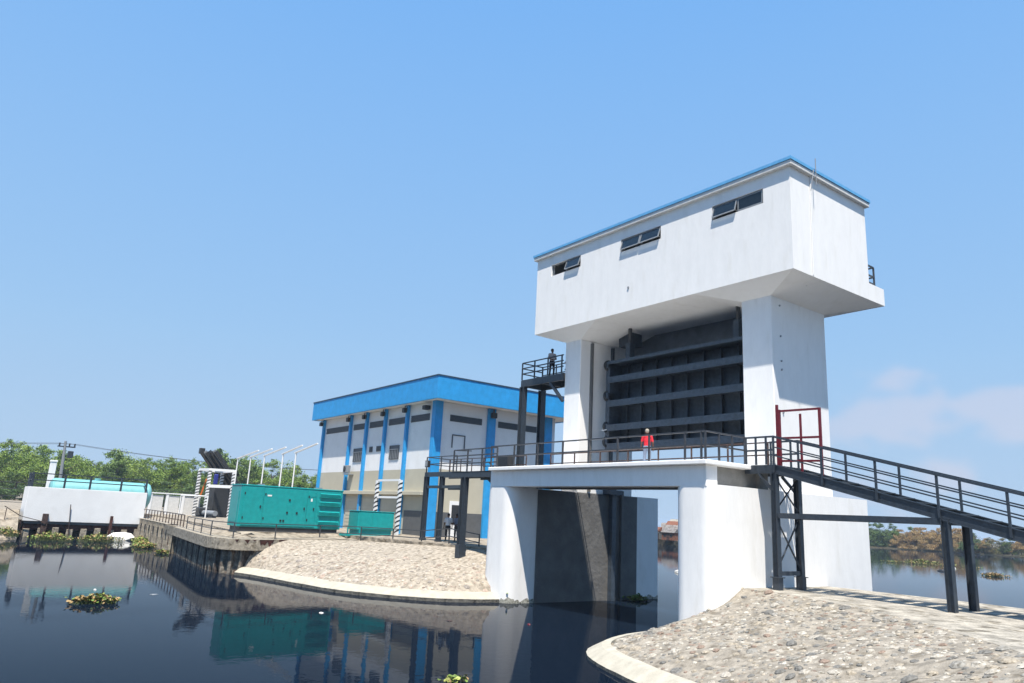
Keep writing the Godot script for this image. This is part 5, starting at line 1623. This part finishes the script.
func make_floating() -> void:
	hyacinth("drifting mat of water hyacinth alone on open water at the left", Vector3(-35.6, 0.0, -5.85), 0.55, 1.2, 0.15, 300, 0.42, 0.5, 3)
	hyacinth("water hyacinth fringe under the white tank pen's left half", Vector3(-83.0, 0.0, -8.9), 2.2, 2.2, 0.0, 600, 0.9, 0.35, 4)
	hyacinth("water hyacinth fringe under the white tank pen's right half", Vector3(-82.5, 0.0, -12.8), 2.2, 2.4, 0.1, 650, 0.85, 0.4, 5)
	hyacinth("water hyacinth clump against the old quay piles", Vector3(-74.5, 0.0, -15.2), 2.8, 1.1, -0.14, 700, 0.6, 0.35, 6)
	hyacinth("green water hyacinth clump below the tank pen's right corner", Vector3(-80.5, 0.0, -16.2), 2.0, 1.0, -0.1, 420, 0.8, 0.2, 7)
	hyacinth("small hyacinth tuft at the curved quay corner", Vector3(-66.5, 0.0, -15.2), 1.6, 0.5, -0.14, 220, 0.35, 0.5, 9)
	hyacinth("weedy clump on the shore left of the tank pen", Vector3(-84.0, 0.3, -5.4), 2.2, 1.2, 0.3, 420, 0.9, 0.5, 8)
	hyacinth("small hyacinth tuft at the foot of the far pier wall", Vector3(-30.9, 0.0, -32.9), 0.35, 0.75, 0.0, 160, 0.38, 0.1, 10)
	hyacinth("tiny hyacinth sprig in the near water at the bottom edge", Vector3(-17.45, 0.0, -11.65), 0.22, 0.28, 0.4, 46, 0.16, 0.15, 11)
	hyacinth("little weed tuft on the kerb end beside the left pier", Vector3(-31.75, 0.30, -24.1), 0.16, 0.16, 0.0, 40, 0.35, 0.4, 12)
	for q in [["grassy hyacinth strip on far water left of the stair posts", -66.0, -146.0, 3.2, 0.7, 13], ["long thin hyacinth strip across the far water", -60.5, -133.0, 9.0, 0.7, 14], ["reddish litter raft floating right of the stair posts", -40.5, -109.0, 1.9, 1.0, 15]]:
		hyacinth(q[0], Vector3(q[1], 0, q[2]), q[3], q[4], 0.35, 420, 0.55, 0.9 if q[5] == 15 else 0.4, q[5])
	# litter
	var l := [["pale foam slab floating in the gate opening", -47.3, -56.6, 1.1, 0.55, 0.35, "plastic_white"], ["pink scrap floating before the left pier", -25.1, -20.3, 0.10, 0.07, 0.05, "red_paint"], ["white sack at the water's edge beside the tank pen", -86.0, -15.4, 1.0, 1.7, 0.8, "plastic_white"], ["dark log floating beside the near stair post", -47.5, -111.0, 0.9, 0.35, 0.25, "off_black"], ["white scrap floating near the far stair post", -52.0, -125.0, 0.4, 0.3, 0.3, "plastic_white"], ["small white bottle floating on the open water at left", -40.4, -6.5, 0.12, 0.07, 0.06, "plastic_white"], ["pale scrap drifting before the embankment kerb", -30.5, -13.5, 0.14, 0.1, 0.04, "plastic_white"], ["brown scrap drifting near the left pier's reflection", -27.0, -17.6, 0.16, 0.12, 0.04, "rail_brown"], ["pale scrap drifting right of the hyacinth mat", -38.2, -8.6, 0.10, 0.22, 0.03, "galvanised"]]
	for q in l:
		var st := MB.new()
		var rr := RandomNumberGenerator.new()
		rr.seed = int(absf(q[1]) * 10)
		var src: PackedVector3Array = stone_mesh(rr.randi() % 6).surface_get_arrays(0)[Mesh.ARRAY_VERTEX]
		for i in range(0, src.size(), 3):
			var sc := Vector3(q[3], q[5], q[4])
			st.tri(src[i] * sc, src[i + 2] * sc, src[i + 1] * sc)
		var o := put("floating_litter", st.mesh(), M[q[6]], self, Vector3(q[1], 0.0, q[2]))
		tag(o, q[0], "litter", "floating litter")

# ---------------------------------------------------------------- people
func smin(a: float, b: float, k: float) -> float:
	var h := clampf(0.5 + 0.5 * (b - a) / k, 0.0, 1.0)
	return lerpf(b, a, h) - k * h * (1.0 - h)

# bones: [from, to, radius, radius, colour index, flatten z]
func flesh(bones: Array, cols: Array, cell: float) -> MB:
	var lo := Vector3(9, 9, 9)
	var hi := -lo
	for q in bones:
		for e in 2:
			var p: Vector3 = q[e]
			var rr: float = q[2 + e] + cell * 3
			lo = lo.min(p - Vector3.ONE * rr)
			hi = hi.max(p + Vector3.ONE * rr)
	var nx := int((hi.x - lo.x) / cell) + 2
	var ny := int((hi.y - lo.y) / cell) + 2
	var nz := int((hi.z - lo.z) / cell) + 2
	var f := PackedFloat32Array()
	f.resize(nx * ny * nz)
	f.fill(1.0)
	var owner_ := PackedInt32Array()
	owner_.resize(nx * ny * nz)
	var best := PackedFloat32Array()
	best.resize(nx * ny * nz)
	best.fill(1.0)
	for q in bones:
		var a: Vector3 = q[0]
		var b: Vector3 = q[1]
		var r1: float = q[2]
		var r2: float = q[3]
		var pad := maxf(r1, r2) + cell * 4
		var l := (a.min(b) - Vector3.ONE * pad - lo) / cell
		var h := (a.max(b) + Vector3.ONE * pad - lo) / cell
		var ab := b - a
		var l2 := maxf(ab.length_squared(), 1e-6)
		for k in range(maxi(0, int(l.z)), mini(nz, int(h.z) + 1)):
			for j in range(maxi(0, int(l.y)), mini(ny, int(h.y) + 1)):
				for i in range(maxi(0, int(l.x)), mini(nx, int(h.x) + 1)):
					var p := lo + Vector3(i, j, k) * cell
					var t := clampf((p - a).dot(ab) / l2, 0, 1)
					var off := p - a - ab * t
					off.z *= q[5]
					var d := off.length() - lerpf(r1, r2, t)
					var id := (k * ny + j) * nx + i
					if d < best[id]:
						best[id] = d
						owner_[id] = q[4]
					f[id] = smin(f[id], d, 0.03)
	var m := MB.new()
	m.tinted = true
	var vid := {}
	var pos := PackedVector3Array()
	var nor := PackedVector3Array()
	var own := PackedInt32Array()
	for k in nz - 1:
		for j in ny - 1:
			for i in nx - 1:
				var id := (k * ny + j) * nx + i
				var s := 0
				var acc := Vector3.ZERO
				var cnt := 0
				var c := []
				for e in 8:
					var v_ := f[id + (e & 1) + ((e >> 1) & 1) * nx + ((e >> 2) & 1) * nx * ny]
					c.append(v_)
					if v_ < 0: s += 1
				if s == 0 or s == 8: continue
				for e in [[0, 1], [2, 3], [4, 5], [6, 7], [0, 2], [1, 3], [4, 6], [5, 7], [0, 4], [1, 5], [2, 6], [3, 7]]:
					var a: float = c[e[0]]
					var b: float = c[e[1]]
					if (a < 0) == (b < 0): continue
					var t := a / (a - b)
					var pa := Vector3(e[0] & 1, (e[0] >> 1) & 1, (e[0] >> 2) & 1)
					var pb := Vector3(e[1] & 1, (e[1] >> 1) & 1, (e[1] >> 2) & 1)
					acc += pa.lerp(pb, t)
					cnt += 1
				vid[id] = pos.size()
				pos.append(lo + (Vector3(i, j, k) + acc / cnt) * cell)
				nor.append(Vector3(c[1] + c[3] + c[5] + c[7] - c[0] - c[2] - c[4] - c[6], c[2] + c[3] + c[6] + c[7] - c[0] - c[1] - c[4] - c[5], c[4] + c[5] + c[6] + c[7] - c[0] - c[1] - c[2] - c[3]).normalized())
				own.append(owner_[id])
	var dx := [1, nx, nx * ny]
	for k in range(1, nz - 1):
		for j in range(1, ny - 1):
			for i in range(1, nx - 1):
				var id := (k * ny + j) * nx + i
				for ax in 3:
					if (f[id] < 0) == (f[id + dx[ax]] < 0): continue
					var u: int = dx[(ax + 1) % 3]
					var w: int = dx[(ax + 2) % 3]
					var q := [vid.get(id - u - w, -1), vid.get(id - w, -1), vid.get(id, -1), vid.get(id - u, -1)]
					if q.min() < 0: continue
					if f[id] >= 0: q.reverse()
					m.col = cols[own[q[0]]]
					m.tri_n(pos[q[0]], pos[q[1]], pos[q[2]], nor[q[0]], nor[q[1]], nor[q[2]])
					m.tri_n(pos[q[0]], pos[q[2]], pos[q[3]], nor[q[0]], nor[q[2]], nor[q[3]])
	return m

# a standing figure 1.72 m tall facing +z before turning; arms give elbow and hand for the left and right side
func person(label: String, at: Vector3, turn: float, shirt: Color, pants: Color, hair: Color, arms: Array, head_turn: Vector3, cap := false) -> void:
	var t := thing("person", label, "person", at)
	t.rotation.y = turn
	t.scale = Vector3.ONE * 1.04
	var skin := Color(0.13, 0.065, 0.04)
	var shoe := Color(0.03, 0.028, 0.026)
	var cols := [skin, shirt, pants, shoe, hair]
	var bn := []
	for s in [-1.0, 1.0]:
		var hip := Vector3(0.09 * s, 0.90, 0)
		var knee := Vector3(0.11 * s, 0.49, 0.025 + 0.02 * s)
		var ank := Vector3(0.12 * s, 0.09, -0.02 + 0.03 * s)
		bn.append([hip, knee, 0.092, 0.062, 2, 1.0])
		bn.append([knee, ank, 0.064, 0.048, 2, 1.0])
		bn.append([ank + Vector3(0, -0.045, -0.03), ank + Vector3(0.02 * s, -0.055, 0.16), 0.042, 0.036, 3, 1.0])
		var sh := Vector3(0.19 * s, 1.39, 0)
		var e: Vector3 = arms[0 if s < 0 else 1][0]
		var h: Vector3 = arms[0 if s < 0 else 1][1]
		bn.append([sh, sh.lerp(e, 0.75), 0.062, 0.052, 1, 1.0])
		bn.append([sh.lerp(e, 0.75), e, 0.043, 0.040, 0, 1.0])
		bn.append([e, h, 0.040, 0.027, 0, 1.0])
		# palm and five curled fingers
		var d := (h - e).normalized()
		var side := d.cross(Vector3(0, 0, 1)).normalized()
		if side.length() < 0.1: side = Vector3(1, 0, 0)
		var fwd := side.cross(d)
		bn.append([h, h + d * 0.075, 0.026, 0.034, 0, 1.0])
	bn.append([Vector3(0, 0.90, 0), Vector3(0, 1.04, 0), 0.145, 0.135, 2, 1.25])
	bn.append([Vector3(0, 1.00, 0), Vector3(0, 1.22, 0.005), 0.150, 0.155, 1, 1.30])
	bn.append([Vector3(0, 1.22, 0.005), Vector3(0, 1.36, -0.01), 0.160, 0.120, 1, 1.30])
	bn.append([Vector3(-0.14, 1.39, -0.005), Vector3(0.14, 1.39, -0.005), 0.070, 0.070, 1, 1.0])
	bn.append([Vector3(0, 1.38, -0.01), Vector3(0, 1.50, 0.005), 0.058, 0.052, 0, 1.0])
	var hc := Vector3(0, 1.605, 0.02) + head_turn * 0.02
	bn.append([hc + Vector3(0, 0.035, -0.012), hc + Vector3(0, -0.055, 0.022), 0.088, 0.062, 0, 1.0])
	bn.append([hc + Vector3(0, 0.0, 0.085), hc + Vector3(0, -0.022, 0.108), 0.012, 0.016, 0, 1.0])
	for s in [-1.0, 1.0]: bn.append([hc + Vector3(0.082 * s, 0.0, -0.005), hc + Vector3(0.086 * s, -0.035, -0.005), 0.014, 0.010, 0, 1.0])
	var body := flesh(bn, cols, 0.020)
	for s in 2:
		var e: Vector3 = arms[s][0]
		var h: Vector3 = arms[s][1]
		var d := (h - e).normalized()
		var fwd := Vector3(0, 0, 1)
		if absf(d.dot(fwd)) > 0.9: fwd = Vector3(0, -1, 0)
		var side := d.cross(fwd).normalized()
		fwd = side.cross(d).normalized()
		body.col = skin
		var pb := h + d * 0.075
		for k in 4:
			var root: Vector3 = pb + fwd * (0.026 - 0.017 * k)
			var ln: float = [0.040, 0.046, 0.043, 0.034][k]
			var mid: Vector3 = root + d * ln
			body.tube(root, mid, 0.009, 0.008, 6)
			body.tube(mid, mid + (d * 0.8 - side * (0.5 if s == 0 else -0.5)) * ln * 0.8, 0.008, 0.006, 6)
		body.tube(h + d * 0.02 + fwd * 0.022, h + d * 0.055 + fwd * 0.052, 0.010, 0.009, 6)
		body.tube(h + d * 0.055 + fwd * 0.052, h + d * 0.085 + fwd * 0.054, 0.009, 0.007, 6)
	put("body", body.mesh(), M.cloth_tint, t)
	# eyes and mouth
	var fc := MB.new()
	fc.tinted = true
	fc.col = Color(0.01, 0.008, 0.008)
	for s in [-1.0, 1.0]: fc.box(hc + Vector3(0.032 * s - 0.013, 0.002, 0.066), hc + Vector3(0.032 * s + 0.013, 0.012, 0.078))
	fc.col = Color(0.12, 0.035, 0.03)
	fc.box(hc + Vector3(-0.024, -0.068, 0.068), hc + Vector3(0.024, -0.058, 0.088))
	put("face_features", fc.mesh(), M.cloth_tint, t)
	var hb := flesh([[hc + Vector3(0, 0.058, -0.022), hc + Vector3(0, 0.03, -0.04), 0.088, 0.080, 0, 1.0], [hc + Vector3(0, 0.07, 0.02), hc + Vector3(0, 0.06, -0.03), 0.070, 0.080, 0, 1.0]], [hair], 0.014)
	put("hair" if not cap else "cap", hb.mesh(), M.cloth_tint, t)
	if cap:
		var br := MB.new()
		br.tinted = true
		br.col = hair
		br.hexa([hc + Vector3(-0.07, 0.06, 0.16), hc + Vector3(0.07, 0.06, 0.16), hc + Vector3(0.08, 0.07, 0.05), hc + Vector3(-0.08, 0.07, 0.05), hc + Vector3(-0.07, 0.07, 0.16), hc + Vector3(0.07, 0.07, 0.16), hc + Vector3(0.08, 0.085, 0.05), hc + Vector3(-0.08, 0.085, 0.05)])
		put("cap_brim", br.mesh(), M.cloth_tint, t)

func make_people() -> void:
	var hang := [[Vector3(-0.25, 1.12, -0.02), Vector3(-0.26, 0.88, 0.05)], [Vector3(0.25, 1.12, -0.02), Vector3(0.26, 0.88, 0.05)]]
	var reach := [[Vector3(-0.25, 1.12, -0.03), Vector3(-0.27, 0.87, 0.05)], [Vector3(0.25, 1.13, 0.02), Vector3(0.26, 0.92, 0.16)]]
	var front := [[Vector3(-0.25, 1.13, 0.0), Vector3(-0.10, 1.05, 0.20)], [Vector3(0.25, 1.13, 0.0), Vector3(0.10, 1.05, 0.20)]]
	person("person in a red shirt and pale trousers standing on the concrete deck", Vector3(-23.95, 6.88, -26.1), -2.3, Color(0.55, 0.015, 0.03), Color(0.17, 0.21, 0.29), Color(0.30, 0.27, 0.22), reach, Vector3(0.3, 0, 0), true)
	person("person in a grey shirt and black trousers on the high steel platform", Vector3(-34.35, 12.85, -28.75), 1.3, Color(0.42, 0.40, 0.43), Color(0.012, 0.013, 0.018), Color(0.012, 0.010, 0.010), front, Vector3(-0.5, 0, 0))
	person("person in a white shirt and black trousers standing by the pump house", Vector3(-43.1, 2.51, -27.5), 0.9, Color(0.72, 0.73, 0.76), Color(0.02, 0.02, 0.024), Color(0.012, 0.010, 0.010), hang, Vector3.ZERO)
	person("person in dark clothes with a pale sleeve, half behind the walkway post", Vector3(-42.65, 2.51, -27.9), 0.4, Color(0.16, 0.18, 0.24), Color(0.02, 0.02, 0.024), Color(0.012, 0.010, 0.010), front, Vector3.ZERO)
